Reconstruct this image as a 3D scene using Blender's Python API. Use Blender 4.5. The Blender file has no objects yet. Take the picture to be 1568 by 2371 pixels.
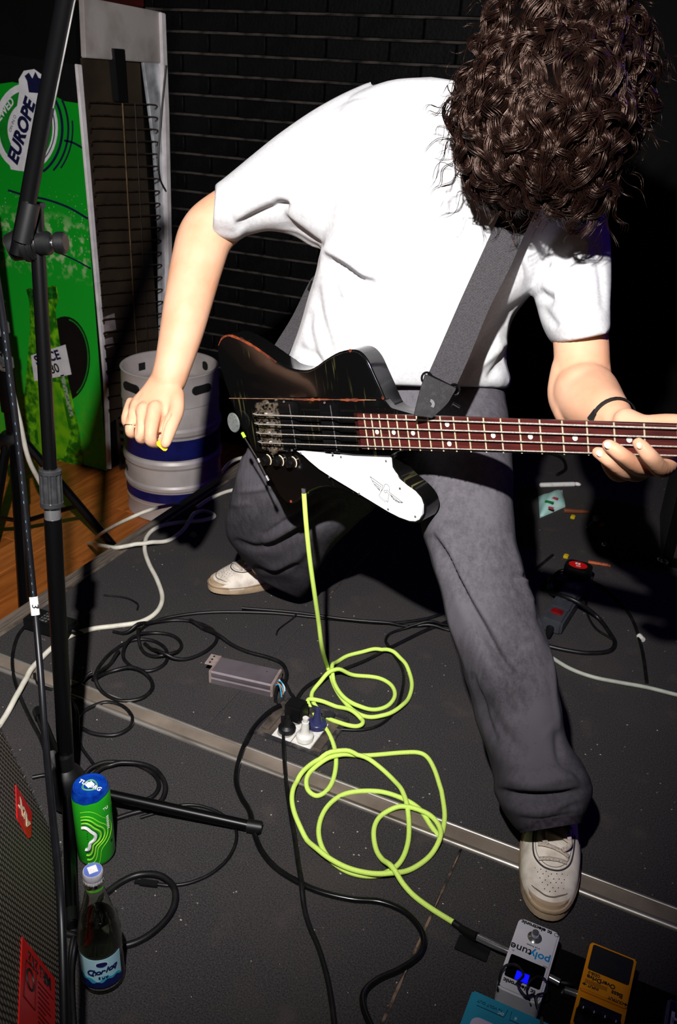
import bpy, bmesh, math, random
import numpy as np
from mathutils import Vector, Matrix
random.seed(7); np.random.seed(7)
S = bpy.context.scene; COL = S.collection
# ------------------------------------------------------------------ camera
FPX = 2072.0
YAW, PITCH, ROLL = math.radians(24.0), math.radians(26.6), math.radians(3.0)
CAM = np.array([0.0, 0.0, 1.3])
FWD = np.array([-math.sin(YAW)*math.cos(PITCH), math.cos(YAW)*math.cos(PITCH), -math.sin(PITCH)])
_r0 = np.array([math.cos(YAW), math.sin(YAW), 0.0]); _u0 = np.cross(_r0, FWD)
RGT = math.cos(ROLL)*_r0 + math.sin(ROLL)*_u0
UPV = -math.sin(ROLL)*_r0 + math.cos(ROLL)*_u0
cd = bpy.data.cameras.new('camera'); cam = bpy.data.objects.new('camera', cd); COL.objects.link(cam)
cd.sensor_fit = 'VERTICAL'; cd.sensor_height = 36.0; cd.sensor_width = 24.0
cd.lens = FPX/2371.0*36.0; cd.clip_start = 0.02
cd.dof.use_dof = True; cd.dof.focus_distance = 1.58; cd.dof.aperture_fstop = 11.0
cam.matrix_world = Matrix(((RGT[0], UPV[0], -FWD[0], CAM[0]), (RGT[1], UPV[1], -FWD[1], CAM[1]),
                           (RGT[2], UPV[2], -FWD[2], CAM[2]), (0, 0, 0, 1)))
S.camera = cam
# ------------------------------------------------------------------ world, flash, stage light, exposure
w = bpy.data.worlds.new('world'); S.world = w; w.use_nodes = True
w.node_tree.nodes['Background'].inputs[0].default_value = (0.30, 0.32, 0.45, 1)
w.node_tree.nodes['Background'].inputs[1].default_value = 0.0015
def ray(x, y): return FWD + (x-784.0)/FPX*RGT - (y-1185.5)/FPX*UPV
def P(x, y, z): return CAM + z*ray(x, y)                     # point at optical depth z
def F(x, y, h=0.0):                                          # point on the horizontal plane z = h
    v = ray(x, y); return CAM + (h-CAM[2])/v[2]*v
def pixv(V):
    q = np.asarray(V)-CAM; z = q@FWD
    return np.stack([784.0+FPX*(q@RGT)/z, 1185.5-FPX*(q@UPV)/z, z], -1)
def spot(name, loc, target, power, color, size, blend, radius):
    ld = bpy.data.lights.new(name, 'SPOT'); ld.energy = power; ld.color = color
    ld.spot_size = math.radians(size); ld.spot_blend = blend; ld.shadow_soft_size = radius
    o = bpy.data.objects.new(name, ld); COL.objects.link(o); o.location = loc
    dv = Vector(target)-Vector(loc); o.rotation_euler = dv.to_track_quat('-Z', 'Y').to_euler()
    return o
FLASH = CAM - 0.145*RGT + 0.50*UPV - 0.05*FWD                 # hand-held flash, up and left of the lens
spot('flash', FLASH, P(360, 680, 2.0), 320, (1.0, 0.97, 0.95), 100, 0.9, 0.018)
spot('blue_stage_light', (1.5, 2.9, 2.6), (-0.5, 1.5, 0.6), 16, (0.16, 0.05, 1.0), 80, 0.5, 0.08)
S.view_settings.view_transform = 'Standard'; S.view_settings.look = 'None'
S.view_settings.exposure = 0.0; S.view_settings.gamma = 1.0; S.view_settings.use_curve_mapping = False

# ------------------------------------------------------------------ helpers: materials
def lin(c):
    out = []
    for a in c[:3]:
        a = a/255.0
        out.append(a/12.92 if a <= 0.04045 else ((a+0.055)/1.055)**2.4)
    return (out[0], out[1], out[2], 1.0)
MATS = {}
def mat(name, col, rough=0.5, metal=0.0, spec=0.5, noise=None, bump=None, coat=0.0, emit=0.0, sheen=0.0,
        trans=0.0, ior=1.45, coords='Object', stretch=None, sss=0.0):
    """col: sRGB 0-255; noise=(scale, col2, lo, hi); bump=(scale, strength, distance)"""
    if name in MATS: return MATS[name]
    m = bpy.data.materials.new(name); m.use_nodes = True; nt = m.node_tree; N = nt.nodes; L = nt.links
    b = N['Principled BSDF']; b.inputs['Base Color'].default_value = lin(col)
    b.inputs['Roughness'].default_value = rough; b.inputs['Metallic'].default_value = metal
    b.inputs['Specular IOR Level'].default_value = spec; b.inputs['IOR'].default_value = ior
    b.inputs['Coat Weight'].default_value = coat; b.inputs['Coat Roughness'].default_value = 0.06
    b.inputs['Transmission Weight'].default_value = trans
    if sheen: b.inputs['Sheen Weight'].default_value = sheen; b.inputs['Sheen Roughness'].default_value = 0.4
    if sss:
        b.inputs['Subsurface Weight'].default_value = sss; b.inputs['Subsurface Radius'].default_value = (0.012, 0.004, 0.002)
    if emit:
        b.inputs['Emission Color'].default_value = lin(col); b.inputs['Emission Strength'].default_value = emit
    tc = N.new('ShaderNodeTexCoord'); vec = tc.outputs[coords]
    if stretch:
        mp = N.new('ShaderNodeMapping'); mp.inputs['Scale'].default_value = stretch
        L.new(vec, mp.inputs[0]); vec = mp.outputs[0]
    if noise:
        n = N.new('ShaderNodeTexNoise'); n.inputs['Scale'].default_value = noise[0]; n.inputs['Detail'].default_value = 5
        r = N.new('ShaderNodeMapRange'); r.inputs[1].default_value = noise[2]; r.inputs[2].default_value = noise[3]
        mx = N.new('ShaderNodeMix'); mx.data_type = 'RGBA'
        mx.inputs['A'].default_value = lin(col); mx.inputs['B'].default_value = lin(noise[1])
        L.new(vec, n.inputs['Vector']); L.new(n.outputs['Fac'], r.inputs[0]); L.new(r.outputs[0], mx.inputs['Factor'])
        L.new(mx.outputs['Result'], b.inputs['Base Color'])
    if bump:
        n2 = N.new('ShaderNodeTexNoise'); n2.inputs['Scale'].default_value = bump[0]; n2.inputs['Detail'].default_value = 4
        bp = N.new('ShaderNodeBump'); bp.inputs['Strength'].default_value = bump[1]; bp.inputs['Distance'].default_value = bump[2]
        L.new(vec, n2.inputs['Vector']); L.new(n2.outputs['Fac'], bp.inputs['Height']); L.new(bp.outputs[0], b.inputs['Normal'])
    MATS[name] = m; return m
def mnodes(m): return m.node_tree.nodes, m.node_tree.links, m.node_tree.nodes['Principled BSDF']

# ------------------------------------------------------------------ helpers: geometry
WM = {}
def nrm(v): v = np.asarray(v, float); return v/np.linalg.norm(v)
def frame(o, x, y=None, z=None):
    """matrix with origin o, x axis x, and y (or z) made orthogonal"""
    x = nrm(x)
    if z is not None:
        z = np.asarray(z, float); z = nrm(z-x*(z@x)); y = np.cross(z, x)
    else:
        y = np.asarray(y, float); y = nrm(y-x*(y@x)); z = np.cross(x, y)
    return Matrix(((x[0], y[0], z[0], o[0]), (x[1], y[1], z[1], o[1]), (x[2], y[2], z[2], o[2]), (0, 0, 0, 1)))
def rotz(o, a): return Matrix.Translation(Vector(o)) @ Matrix.Rotation(a, 4, 'Z')
def catmull(pts, n=8, closed=False):
    p = np.asarray(pts, float); out = []
    if closed: p = np.vstack([p[-1], p, p[0], p[1]])
    else: p = np.vstack([2*p[0]-p[1], p, 2*p[-1]-p[-2]])
    t = np.linspace(0, 1, n, endpoint=False)[:, None]
    for i in range(1, len(p)-2):
        a, b, c, d = p[i-1], p[i], p[i+1], p[i+2]
        out.append(0.5*((2*b)+(-a+c)*t+(2*a-5*b+4*c-d)*t**2+(-a+3*b-3*c+d)*t**3))
    out = np.vstack(out)
    return out if closed else np.vstack([out, p[-2]])
def tag(o, label=None, cat=None, group=None, kind=None):
    if label: o['label'] = label
    if cat: o['category'] = cat
    if group: o['group'] = group
    if kind: o['kind'] = kind
    return o
def thing(name, label, cat, M=(0, 0, 0), group=None):
    o = bpy.data.objects.new(name, None); COL.objects.link(o)
    if not isinstance(M, Matrix): M = Matrix.Translation(Vector(M))
    o.matrix_world = M; WM[o.name] = M.copy(); o.empty_display_size = 0.05
    return tag(o, label, cat, group)
class MB:
    def __init__(s): s.v = []; s.f = []; s.n = 0
    def add(s, v, f, M=None):
        v = np.asarray(v, float).reshape(-1, 3)
        if M is not None:
            A = np.array(M); v = v@A[:3, :3].T+A[:3, 3]
        s.v.append(v); s.f += [tuple(i+s.n for i in q) for q in f]; s.n += len(v); return s
    def box(s, c, d, M=None):
        x, y, z = d[0]/2, d[1]/2, d[2]/2
        v = [(c[0]+i*x, c[1]+j*y, c[2]+k*z) for k in (-1, 1) for j in (-1, 1) for i in (-1, 1)]
        return s.add(v, [(0, 2, 3, 1), (4, 5, 7, 6), (0, 1, 5, 4), (2, 6, 7, 3), (0, 4, 6, 2), (1, 3, 7, 5)], M)
    def loft(s, rings, caps=True, M=None):
        k = len(rings[0]); v = np.vstack(rings); f = []
        for i in range(len(rings)-1):
            for j in range(k):
                a = i*k+j; b = i*k+(j+1) % k; f.append((a, b, b+k, a+k))
        if caps: f.append(tuple(range(k-1, -1, -1))); f.append(tuple((len(rings)-1)*k+j for j in range(k)))
        return s.add(v, f, M)
    def tube(s, pts, r, n=8, closed=False, M=None, flat=1.0):
        p = np.asarray(pts, float); m = len(p); r = np.broadcast_to(np.asarray(r, float), (m,))
        if closed: t = np.roll(p, -1, 0)-np.roll(p, 1, 0)
        else: t = np.gradient(p, axis=0)
        t /= np.linalg.norm(t, axis=1)[:, None]+1e-12
        a = np.array([0, 0, 1.0]) if abs(t[0][2]) < 0.9 else np.array([1.0, 0, 0])
        e = nrm(np.cross(t[0], a)); ang = np.arange(n)*2*math.pi/n; rings = []
        for i in range(m):
            e = e-t[i]*(e@t[i]); e = e/(np.linalg.norm(e)+1e-12); g = np.cross(t[i], e)
            rings.append(p[i]+r[i]*(np.cos(ang)[:, None]*e+flat*np.sin(ang)[:, None]*g))
        if closed:
            v = np.vstack(rings); f = [(i*n+j, i*n+(j+1) % n, ((i+1) % m)*n+(j+1) % n, ((i+1) % m)*n+j) for i in range(m) for j in range(n)]
            return s.add(v, f, M)
        return s.loft(rings, True, M)
    def lathe(s, prof, n=24, M=None):
        ang = np.arange(n)*2*math.pi/n; rings = [np.stack([max(r, 1e-4)*np.cos(ang), max(r, 1e-4)*np.sin(ang), np.full(n, z)], 1) for r, z in prof]
        return s.loft(rings, True, M)
    def cyl(s, r, z0, z1, n=16, M=None): return s.lathe([(r, z0), (r, z1)], n, M)
    def prism(s, poly, z0, z1, M=None):
        p = np.asarray(poly, float)
        a = 0.5*np.sum(p[:, 0]*np.roll(p[:, 1], -1)-np.roll(p[:, 0], -1)*p[:, 1])
        if a < 0: p = p[::-1]
        k = len(p); return s.loft([np.c_[p, np.full(k, z0)], np.c_[p, np.full(k, z1)]], True, M)
    def ball(s, c, r, n=12, m=8, sc=(1, 1, 1), M=None):
        th = np.linspace(0.02, math.pi-0.02, m); ang = np.arange(n)*2*math.pi/n
        rings = [np.stack([c[0]+sc[0]*r*np.sin(t)*np.cos(ang), c[1]+sc[1]*r*np.sin(t)*np.sin(ang), np.full(n, c[2]-sc[2]*r*np.cos(t))], 1) for t in th]
        return s.loft(rings, True, M)
    def verts(s): return np.vstack(s.v)
    def mesh(s, name, M=None, bevel=0.0, seg=2, smooth=38.0):
        v = s.verts()
        if M is not None:
            A = np.array(M); v = v@A[:3, :3].T+A[:3, 3]
        me = bpy.data.meshes.new(name); me.from_pydata(v.tolist(), [], s.f)
        if bevel:
            bm = bmesh.new(); bm.from_mesh(me)
            bm.normal_update()
            ed = [e for e in bm.edges if len(e.link_faces) == 2 and e.calc_face_angle(0) > 0.6]
            bmesh.ops.bevel(bm, geom=ed, offset=bevel, segments=seg, affect='EDGES', clamp_overlap=True)
            bm.to_mesh(me); bm.free()
        me.validate()
        if smooth:
            me.shade_smooth(); me.set_sharp_from_angle(angle=math.radians(smooth))
        return me
    def build(s, name, m, parent=None, world=True, bevel=0.0, seg=2, smooth=38.0, label=None, cat=None, group=None, kind=None):
        A = None; T = Matrix.Identity(4)
        if parent is not None:
            T = WM[parent.name]
            if world: A = T.inverted()
        else:
            v = s.verts(); lo, hi = v.min(0), v.max(0)
            T = Matrix.Translation(Vector(((lo[0]+hi[0])/2, (lo[1]+hi[1])/2, lo[2])))
            if kind != 'structure': A = T.inverted()
            else: T = Matrix.Identity(4)
        me = s.mesh(name, A, bevel, seg, smooth); me.materials.append(m)
        o = bpy.data.objects.new(name, me); COL.objects.link(o)
        if parent is not None: o.parent = parent
        else: o.matrix_world = T
        WM[o.name] = T.copy()
        return tag(o, label, cat, group, kind)
def copyobj(src, parent, M, name=None):
    """another object sharing src's mesh, placed by M relative to parent"""
    o = bpy.data.objects.new(name or src.name.split('.')[0], src.data if hasattr(src, 'data') else src); COL.objects.link(o)
    o.parent = parent; o.matrix_basis = M; WM[o.name] = WM[parent.name] @ M if parent.name in WM else M
    return o
def piece(name, me, parent, M=Matrix.Identity(4)):
    o = bpy.data.objects.new(name, me); COL.objects.link(o); o.parent = parent; o.matrix_basis = M
    WM[o.name] = WM[parent.name] @ M; return o
def text(s, size, M, m, parent, name='lettering', ext=0.0003, off=0.0, shear=0.0, sx=1.0, align='CENTER', label=None):
    cu = bpy.data.curves.new('t', 'FONT'); cu.body = s; cu.size = size; cu.extrude = ext; cu.offset = off; cu.shear = shear
    cu.align_x = align; cu.align_y = 'CENTER'; cu.resolution_u = 3
    t = bpy.data.objects.new('t', cu); COL.objects.link(t)
    bpy.context.view_layer.update()
    me = bpy.data.meshes.new_from_object(t.evaluated_get(bpy.context.evaluated_depsgraph_get()))
    bpy.data.objects.remove(t); bpy.data.curves.remove(cu)
    me.transform(WM[parent.name].inverted() @ M @ Matrix.Diagonal((sx, 1, 1, 1)))
    me.name = name; me.materials.clear(); me.materials.append(m)
    o = bpy.data.objects.new(name, me); COL.objects.link(o); o.parent = parent; WM[o.name] = WM[parent.name].copy()
    if label: o['label'] = label
    return o
def capsule_poly(w, h, r, n=6):
    out = []
    for cx, cy, a0 in ((w/2-r, h/2-r, 0), (-w/2+r, h/2-r, 90), (-w/2+r, -h/2+r, 180), (w/2-r, -h/2+r, 270)):
        for i in range(n+1):
            a = math.radians(a0+90*i/n); out.append((cx+r*math.cos(a), cy+r*math.sin(a)))
    return out
def circ(r, n=20, c=(0, 0), ry=None): return [(c[0]+r*math.cos(2*math.pi*i/n), c[1]+(ry or r)*math.sin(2*math.pi*i/n)) for i in range(n)]
def cable(pts, r, m, name='cable', label=None, cat='cable', group=None, n=8, sub=6, parent=None):
    """pts: (x, y[, h]) pixels on the stage floor, h height of the underside"""
    q = [F(p[0], p[1], (p[2] if len(p) > 2 else 0.0)+r) if len(p) < 4 else P(p[0], p[1], p[3]) for p in pts]
    c = catmull(q, sub); mb = MB().tube(c, r, n)
    if parent is not None: return mb.build(name, m, parent, smooth=80)
    return mb.build(name, m, None, smooth=80, label=label, cat=cat, group=group)
BLK = mat('black_plastic', (12, 12, 13), 0.45, bump=(900, 0.15, 0.0005))
BLKM = mat('black_powder_metal', (6, 6, 7), 0.32, spec=0.28, bump=(1500, 0.1, 0.0003))
RUB = mat('black_cable_rubber', (13, 12, 13), 0.42, noise=(60, (26, 25, 25), 0.45, 0.75))
CHR = mat('chrome', (215, 215, 218), 0.16, 0.88, noise=(40, (150, 150, 155), 0.5, 0.8))
STL = mat('brushed_steel', (170, 168, 166), 0.36, 0.7, noise=(30, (120, 118, 116), 0.4, 0.75), bump=(400, 0.08, 0.0004))
WHT = mat('white_plastic', (226, 224, 218), 0.35, noise=(90, (196, 192, 184), 0.5, 0.8))
INK = mat('black_print', (12, 12, 14), 0.5, noise=(200, (26, 26, 28), 0.5, 0.8))
WINK = mat('white_print', (228, 228, 228), 0.5, noise=(200, (200, 200, 200), 0.5, 0.8))
# ================================================================== SETTING
def carpet():
    m = mat('stage_carpet', (48, 47, 49), 0.95, spec=0.12); N, L, b = mnodes(m)
    tc = N.new('ShaderNodeTexCoord'); v = tc.outputs['Object']
    def noise(sc, det=4):
        n = N.new('ShaderNodeTexNoise'); n.inputs['Scale'].default_value = sc; n.inputs['Detail'].default_value = det
        L.new(v, n.inputs['Vector']); return n.outputs['Fac']
    def ramp(x, lo, hi, a=0.0, c=1.0):
        r = N.new('ShaderNodeMapRange'); r.inputs[1].default_value = lo; r.inputs[2].default_value = hi
        r.inputs[3].default_value = a; r.inputs[4].default_value = c; L.new(x, r.inputs[0]); return r.outputs[0]
    def mixc(f, A, B):
        x = N.new('ShaderNodeMix'); x.data_type = 'RGBA'; L.new(f, x.inputs['Factor'])
        for k, c in (('A', A), ('B', B)):
            if isinstance(c, tuple): x.inputs[k].default_value = lin(c)
            else: L.new(c, x.inputs[k])
        return x.outputs['Result']
    c = mixc(ramp(noise(380, 2), 0.3, 0.7), (38, 36, 37), (72, 69, 70))
    c = mixc(ramp(noise(3.5), 0.5, 0.85, 0, 0.45), c, (80, 72, 66))
    c = mixc(ramp(noise(11, 6), 0.6, 0.82, 0, 0.6), c, (84, 76, 70))
    vo = N.new('ShaderNodeTexVoronoi'); vo.inputs['Scale'].default_value = 34; L.new(v, vo.inputs['Vector'])
    vo2 = N.new('ShaderNodeTexVoronoi'); vo2.inputs['Scale'].default_value = 75; L.new(v, vo2.inputs['Vector'])
    s1 = ramp(vo.outputs['Distance'], 0.035, 0.075, 1.0, 0.0); s2 = ramp(vo2.outputs['Distance'], 0.05, 0.10, 0.6, 0.0)
    g1 = ramp(noise(2.2), 0.46, 0.58)
    mu = N.new('ShaderNodeMath'); mu.operation = 'MULTIPLY'; L.new(s1, mu.inputs[0]); L.new(g1, mu.inputs[1])
    c = mixc(mu.outputs[0], c, (180, 172, 160)); c = mixc(s2, c, (98, 91, 85))
    L.new(c, b.inputs['Base Color'])
    bp = N.new('ShaderNodeBump'); bp.inputs['Strength'].default_value = 0.55; bp.inputs['Distance'].default_value = 0.002
    L.new(noise(700, 2), bp.inputs['Height']); L.new(bp.outputs[0], b.inputs['Normal'])
    return m
CARPET = carpet()
DARK = mat('black_wall_paint', (7, 7, 7), 0.8, spec=0.15, noise=(4, (12, 11, 12), 0.4, 0.8), bump=(60, 0.2, 0.002))
H = -0.37                                                     # hall floor level
XL, YT0, YT1, YW = -1.53, 1.222, 1.272, 3.45
# stage platform: a core with carpeted deck panels laid on it
fl = MB().box(((XL+0.03+3.4)/2, (0.0+YW)/2-0.25, (H-0.016)/2), (3.4-XL-0.03, YW+0.4, -H-0.016)).build('floor', DARK, kind='structure', label='black carpeted stage platform')
for x0, x1, y0, y1 in ((XL+0.045, -0.2575, -0.4, YT0), (-0.255, 1.5, -0.4, YT0), (1.504, 3.4, -0.4, YT0),
                       (XL+0.045, -0.8604, YT1, YW), (-0.8596, 0.85, YT1, YW), (0.854, 3.4, YT1, YW)):
    MB().box(((x0+x1)/2, (y0+y1)/2, -0.008), (x1-x0, y1-y0, 0.016)).build('deck_panel', CARPET, fl, bevel=0.0015, seg=1)
FRAY = mat('frayed_seam', (120, 98, 80), 0.9, noise=(40, (40, 35, 32), 0.42, 0.6))
for x0, y0, y1, w_ in ((-0.2562, 0.30, 1.21, 0.0016), (-0.86, 1.90, 2.25, 0.0012)):
    ys = np.linspace(y0, y1, 40); rr_ = np.random.RandomState(9); ww = w_*(0.5+rr_.rand(40)*(1+2.5*np.clip((0.9-ys)/0.3, 0, 1)))
    MB().prism(np.vstack([np.c_[x0-ww, ys], np.c_[x0+ww, ys][::-1]]), -0.004, 0.0012).build('seam_edge', FRAY, fl, smooth=0)
# ribbed aluminium and rubber strip across the stage
t1 = MB().box(((XL+3.4)/2, (YT0+YT1)/2, -0.006), (3.4-XL, YT1-YT0, 0.012)).build('trim_1', mat('strip_base_metal', (70, 68, 66), 0.5, 0.6, noise=(30, (40, 38, 36), 0.4, 0.8)), kind='structure', label='ribbed metal strip across the stage carpet')
ALU = mat('worn_aluminium', (188, 182, 174), 0.42, 0.75, noise=(14, (104, 95, 86), 0.4, 0.7), bump=(200, 0.12, 0.001), stretch=(0.4, 3, 3))
RIB = mat('dusty_ribbed_rubber', (140, 127, 114), 0.7, noise=(9, (96, 85, 76), 0.35, 0.75))
for yc, r in ((YT0+0.004, 0.0062), (YT1-0.004, 0.0042)):
    MB().tube([(XL, yc, 0.001), (3.4, yc, 0.001)], r, 10).build('lip', ALU, t1)
for i in range(9):
    yc = YT0+0.0135+i*0.0033
    MB().box(((XL+3.4)/2, yc, 0.0015), (3.4-XL, 0.0021, 0.004)).build('rib', RIB, t1, smooth=0)
MB().tube([(XL, YT1-0.0105, 0.0005), (3.4, YT1-0.0105, 0.0005)], 0.0022, 8).build('lip', ALU, t1)
# worn wooden edge along the left side of the stage
WOODE = mat('worn_edge_wood', (108, 98, 88), 0.7, noise=(16, (64, 57, 50), 0.4, 0.7), bump=(60, 0.4, 0.002), stretch=(6, 0.6, 6))
t2 = MB().box((XL+0.016, (YW-0.4)/2, -0.01), (0.034, YW+0.4, 0.034)).build('trim_2', WOODE, kind='structure', bevel=0.004, label='worn wooden edge along the side of the stage')
MB().box((XL+0.040, (YW-0.4)/2, -0.003), (0.010, YW+0.4, 0.010)).build('lip', mat('edge_strip', (132, 120, 108), 0.55, 0.3, noise=(25, (70, 62, 54), 0.4, 0.7)), t2, bevel=0.002)
MB().box((XL-0.004, (YW-0.4)/2, (H-0.027)/2), (0.012, YW+0.4, -H-0.03)).build('side_panel', DARK, t2)
# wooden hall floor
PLK = [mat('floorboard_%d' % i, c, 0.38, noise=(7, c2, 0.35, 0.75), bump=(90, 0.1, 0.001), stretch=(8, 0.8, 8)) for i, (c, c2) in enumerate((
    ((186, 106, 46), (140, 74, 30)), ((172, 96, 42), (130, 68, 28)), ((196, 114, 52), (150, 80, 34))))]
fh = MB().box((-3.05, 1.6, H-0.03), (3.0, 5.2, 0.03)).build('floor_hall', mat('subfloor', (60, 36, 18), 0.8, noise=(5, (40, 24, 12), 0.4, 0.8)), kind='structure', label='orange brown wooden floorboards of the hall below the stage')
pm = []
for i in range(3):
    me = MB().box((0, 0, 0), (0.128, 1.196, 0.014)).mesh('floorboard', bevel=0.0012, seg=1); me.materials.append(PLK[i]); pm.append(me)
for i in range(18):
    for j in range(5):
        piece('floorboard', pm[random.randrange(3)], fh, Matrix.Translation((XL-0.07-i*0.13, -0.8+j*1.2+0.41*(i % 3), H-0.0075)))
# black painted brick wall
MORT = mat('grey_mortar', (66, 59, 55), 0.9, noise=(13, (9, 8, 8), 0.42, 0.62), bump=(120, 0.5, 0.003), stretch=(1, 1, 4))
BRK = []
for i in range(3):
    BRK.append(mat('black_painted_brick_%d' % i, (5+2*i, 4+2*i, 5+2*i), 0.6, spec=0.14, noise=(22, (13, 12, 12), 0.45, 0.8), bump=(70, 0.5, 0.004)))
wb = MB().box((0.2, YW+0.10, 0.95), (7.4, 0.2, 2.7)).build('wall_back', DARK, kind='structure', label='black painted brick wall behind the stage')
CH = 0.0765
def wallp(x, y):
    v = ray(x, y); return CAM+(YW-CAM[1])/v[1]*v
hz = wallp(526, 579)[2]; hx = wallp(617, 566)[0]
bms = []
for i in range(3):
    me = MB().box((0, 0, 0), (0.252, 0.03, CH-0.009)).mesh('brick', bevel=0.003, seg=1); me.materials.append(BRK[i]); bms.append(me)
bed = MB().box((0, 0, 0), (1.92, 0.022, 0.0088)).mesh('mortar_bed', smooth=0); bed.materials.append(MORT)
perp = MB().box((0, 0, 0), (0.0085, 0.016, CH-0.009)).mesh('mortar_joint', smooth=0); perp.materials.append(mat('dark_mortar', (22, 20, 20), 0.9, noise=(20, (40, 36, 34), 0.5, 0.7)))
nb = 0
for row in range(-11, 17):
    z = hz+row*CH
    for k in range(-7, 7):
        x = hx+(k+0.5*(row % 2)+0.5)*0.26
        if x < -2.62 or x > -0.72: continue
        piece('brick', bms[random.randrange(3)], wb, Matrix.Translation((x, YW-0.006+random.uniform(-0.0015, 0.0015), z+CH/2)) @ Matrix.Rotation(random.uniform(-.006, .006), 4, 'Y')); nb += 1
    piece('mortar_bed', bed, wb, Matrix.Translation((-1.67, YW-0.006, z)))
print('bricks', nb)
# black side wall far left of the hall and drape wall at the far right
MB().box((-4.0, 1.6, 0.95), (0.1, 5.2, 2.7)).build('wall_left', DARK, kind='structure', label='dark wall at the far left of the hall')
MB().box((3.45, 1.6, 0.95), (0.1, 5.2, 2.7)).build('wall_right', DARK, kind='structure', label='dark wall at the right of the stage')
# ================================================================== PERSON
def cam3(v): return v[0]*RGT - v[1]*UPV + v[2]*FWD          # camera axes (right, down, forward) to world
def ring(a, b, z, dz, n=20, p=2.4, za=None, zb=None):
    """closed ring spanning pixels a..b at depth z, half thickness dz along the view"""
    A = P(a[0], a[1], z if za is None else za); B = P(b[0], b[1], z if zb is None else zb); c = (A+B)/2; h = (B-A)/2
    e = nrm(c-CAM); e = e-nrm(h)*(e@nrm(h)); e = nrm(e)
    t = np.arange(n)*2*math.pi/n; cs, sn = np.cos(t), np.sin(t)
    x = np.sign(cs)*np.abs(cs)**(2/p); y = np.sign(sn)*np.abs(sn)**(2/p)
    return c+x[:, None]*h+dz*y[:, None]*e
def loftpx(st, n=20, p=2.4, sub=4):
    """st rows: (ax, ay, bx, by, za, zb, dz)"""
    q = catmull(st, sub)
    return MB().loft([ring((r[0], r[1]), (r[2], r[3]), (r[4]+r[5])/2, r[6], n, p, r[4], r[5]) for r in q])
def limb(pts, n=26, sub=7, flat=1.0):
    """pts rows: (x, y, z, r) pixel, depth, radius in metres"""
    q = catmull([list(P(a[0], a[1], a[2]))+[a[3]] for a in pts], sub)
    mb = MB().tube(q[:, :3], q[:, 3], n, flat=flat)
    mb.ball(q[0, :3], q[0, 3]*0.99, 18, 12); mb.ball(q[-1, :3], q[-1, 3]*0.99, 18, 12); return mb
def remesh(parts, voxel, smooth=3):
    v = np.vstack([p.verts() for p in parts]); f = []; k = 0
    for p in parts: f += [tuple(i+k for i in q) for q in p.f]; k += p.n
    me = bpy.data.meshes.new('tmp'); me.from_pydata(v.tolist(), [], f)
    o = bpy.data.objects.new('tmp', me); COL.objects.link(o)
    md = o.modifiers.new('r', 'REMESH'); md.mode = 'VOXEL'; md.voxel_size = voxel; md.use_smooth_shade = True
    bpy.context.view_layer.update()
    r = bpy.data.meshes.new_from_object(o.evaluated_get(bpy.context.evaluated_depsgraph_get()))
    bpy.data.objects.remove(o); bpy.data.meshes.remove(me)
    return r
def mget(me):
    n = len(me.vertices); v = np.empty(n*3, np.float32); me.vertices.foreach_get('co', v)
    e = np.empty(len(me.edges)*2, np.int32); me.edges.foreach_get('vertices', e)
    return v.reshape(-1, 3).astype(float), e.reshape(-1, 2)
def mset(me, v): me.vertices.foreach_set('co', v.astype(np.float32).ravel()); me.update()
def lapl(v, e, it, lam=0.5, mask=None):
    n = len(v); deg = np.bincount(e.ravel(), minlength=n).astype(float)[:, None]; deg[deg == 0] = 1
    for _ in range(it):
        s = np.zeros_like(v)
        for k in range(3):
            s[:, k] = np.bincount(e[:, 0], v[e[:, 1], k], n)+np.bincount(e[:, 1], v[e[:, 0], k], n)
        dv = lam*(s/deg-v)
        v = v+(dv if mask is None else dv*mask[:, None])
    return v
def vnorm(me):
    n = np.empty(len(me.vertices)*3, np.float32); me.vertices.foreach_get('normal', n); return n.reshape(-1, 3).astype(float)
def folds(me, v, lst):
    """lst: (pixel polyline, width px, depth m[, width of the soft side]) pressed into the side that faces the photographer"""
    px = pixv(v); nm = vnorm(me); view = v-CAM; view /= np.linalg.norm(view, axis=1)[:, None]
    face = np.clip(-(nm*view).sum(1)*2.5+0.25, 0, 1); D = np.zeros(len(v))
    for it in lst:
        pl = catmull(it[0], 5); w1 = it[1]; w2 = it[3] if len(it) > 3 else it[1]
        seg = np.linalg.norm(np.diff(pl, axis=0), axis=1); cl = np.r_[0, np.cumsum(seg)]/seg.sum()
        lo, hi = pl.min(0)-3*max(w1, w2), pl.max(0)+3*max(w1, w2)
        ix = np.where((px[:, 0] > lo[0]) & (px[:, 0] < hi[0]) & (px[:, 1] > lo[1]) & (px[:, 1] < hi[1]))[0]
        if not len(ix): continue
        best = np.full(len(ix), 1e9); sgn = np.zeros(len(ix)); par = np.zeros(len(ix)); q = px[ix, :2]
        for i in range(len(pl)-1):
            d = pl[i+1]-pl[i]; L2 = d@d+1e-9; t = np.clip(((q-pl[i])@d)/L2, 0, 1)
            r = q-(pl[i]+t[:, None]*d); dd = np.linalg.norm(r, axis=1); m_ = dd < best
            best[m_] = dd[m_]; sgn[m_] = (d[0]*r[m_, 1]-d[1]*r[m_, 0]); par[m_] = cl[i]+t[m_]*(cl[i+1]-cl[i])
        w = np.where(sgn > 0, w2, w1); tp = np.clip(4*par*(1-par), 0, 1)**0.5
        D[ix] += it[2]*np.exp(-(best/w)**2)*tp
    return v+nm*(D*face)[:, None]
def wrapmesh(me, name, m, parent, label=None):
    me.name = name; me.transform(WM[parent.name].inverted()); me.materials.clear(); me.materials.append(m); me.shade_smooth()
    o = bpy.data.objects.new(name, me); COL.objects.link(o); o.parent = parent; WM[o.name] = WM[parent.name].copy()
    if label: o['label'] = label
    return o
pp = F(930, 1640)
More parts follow.
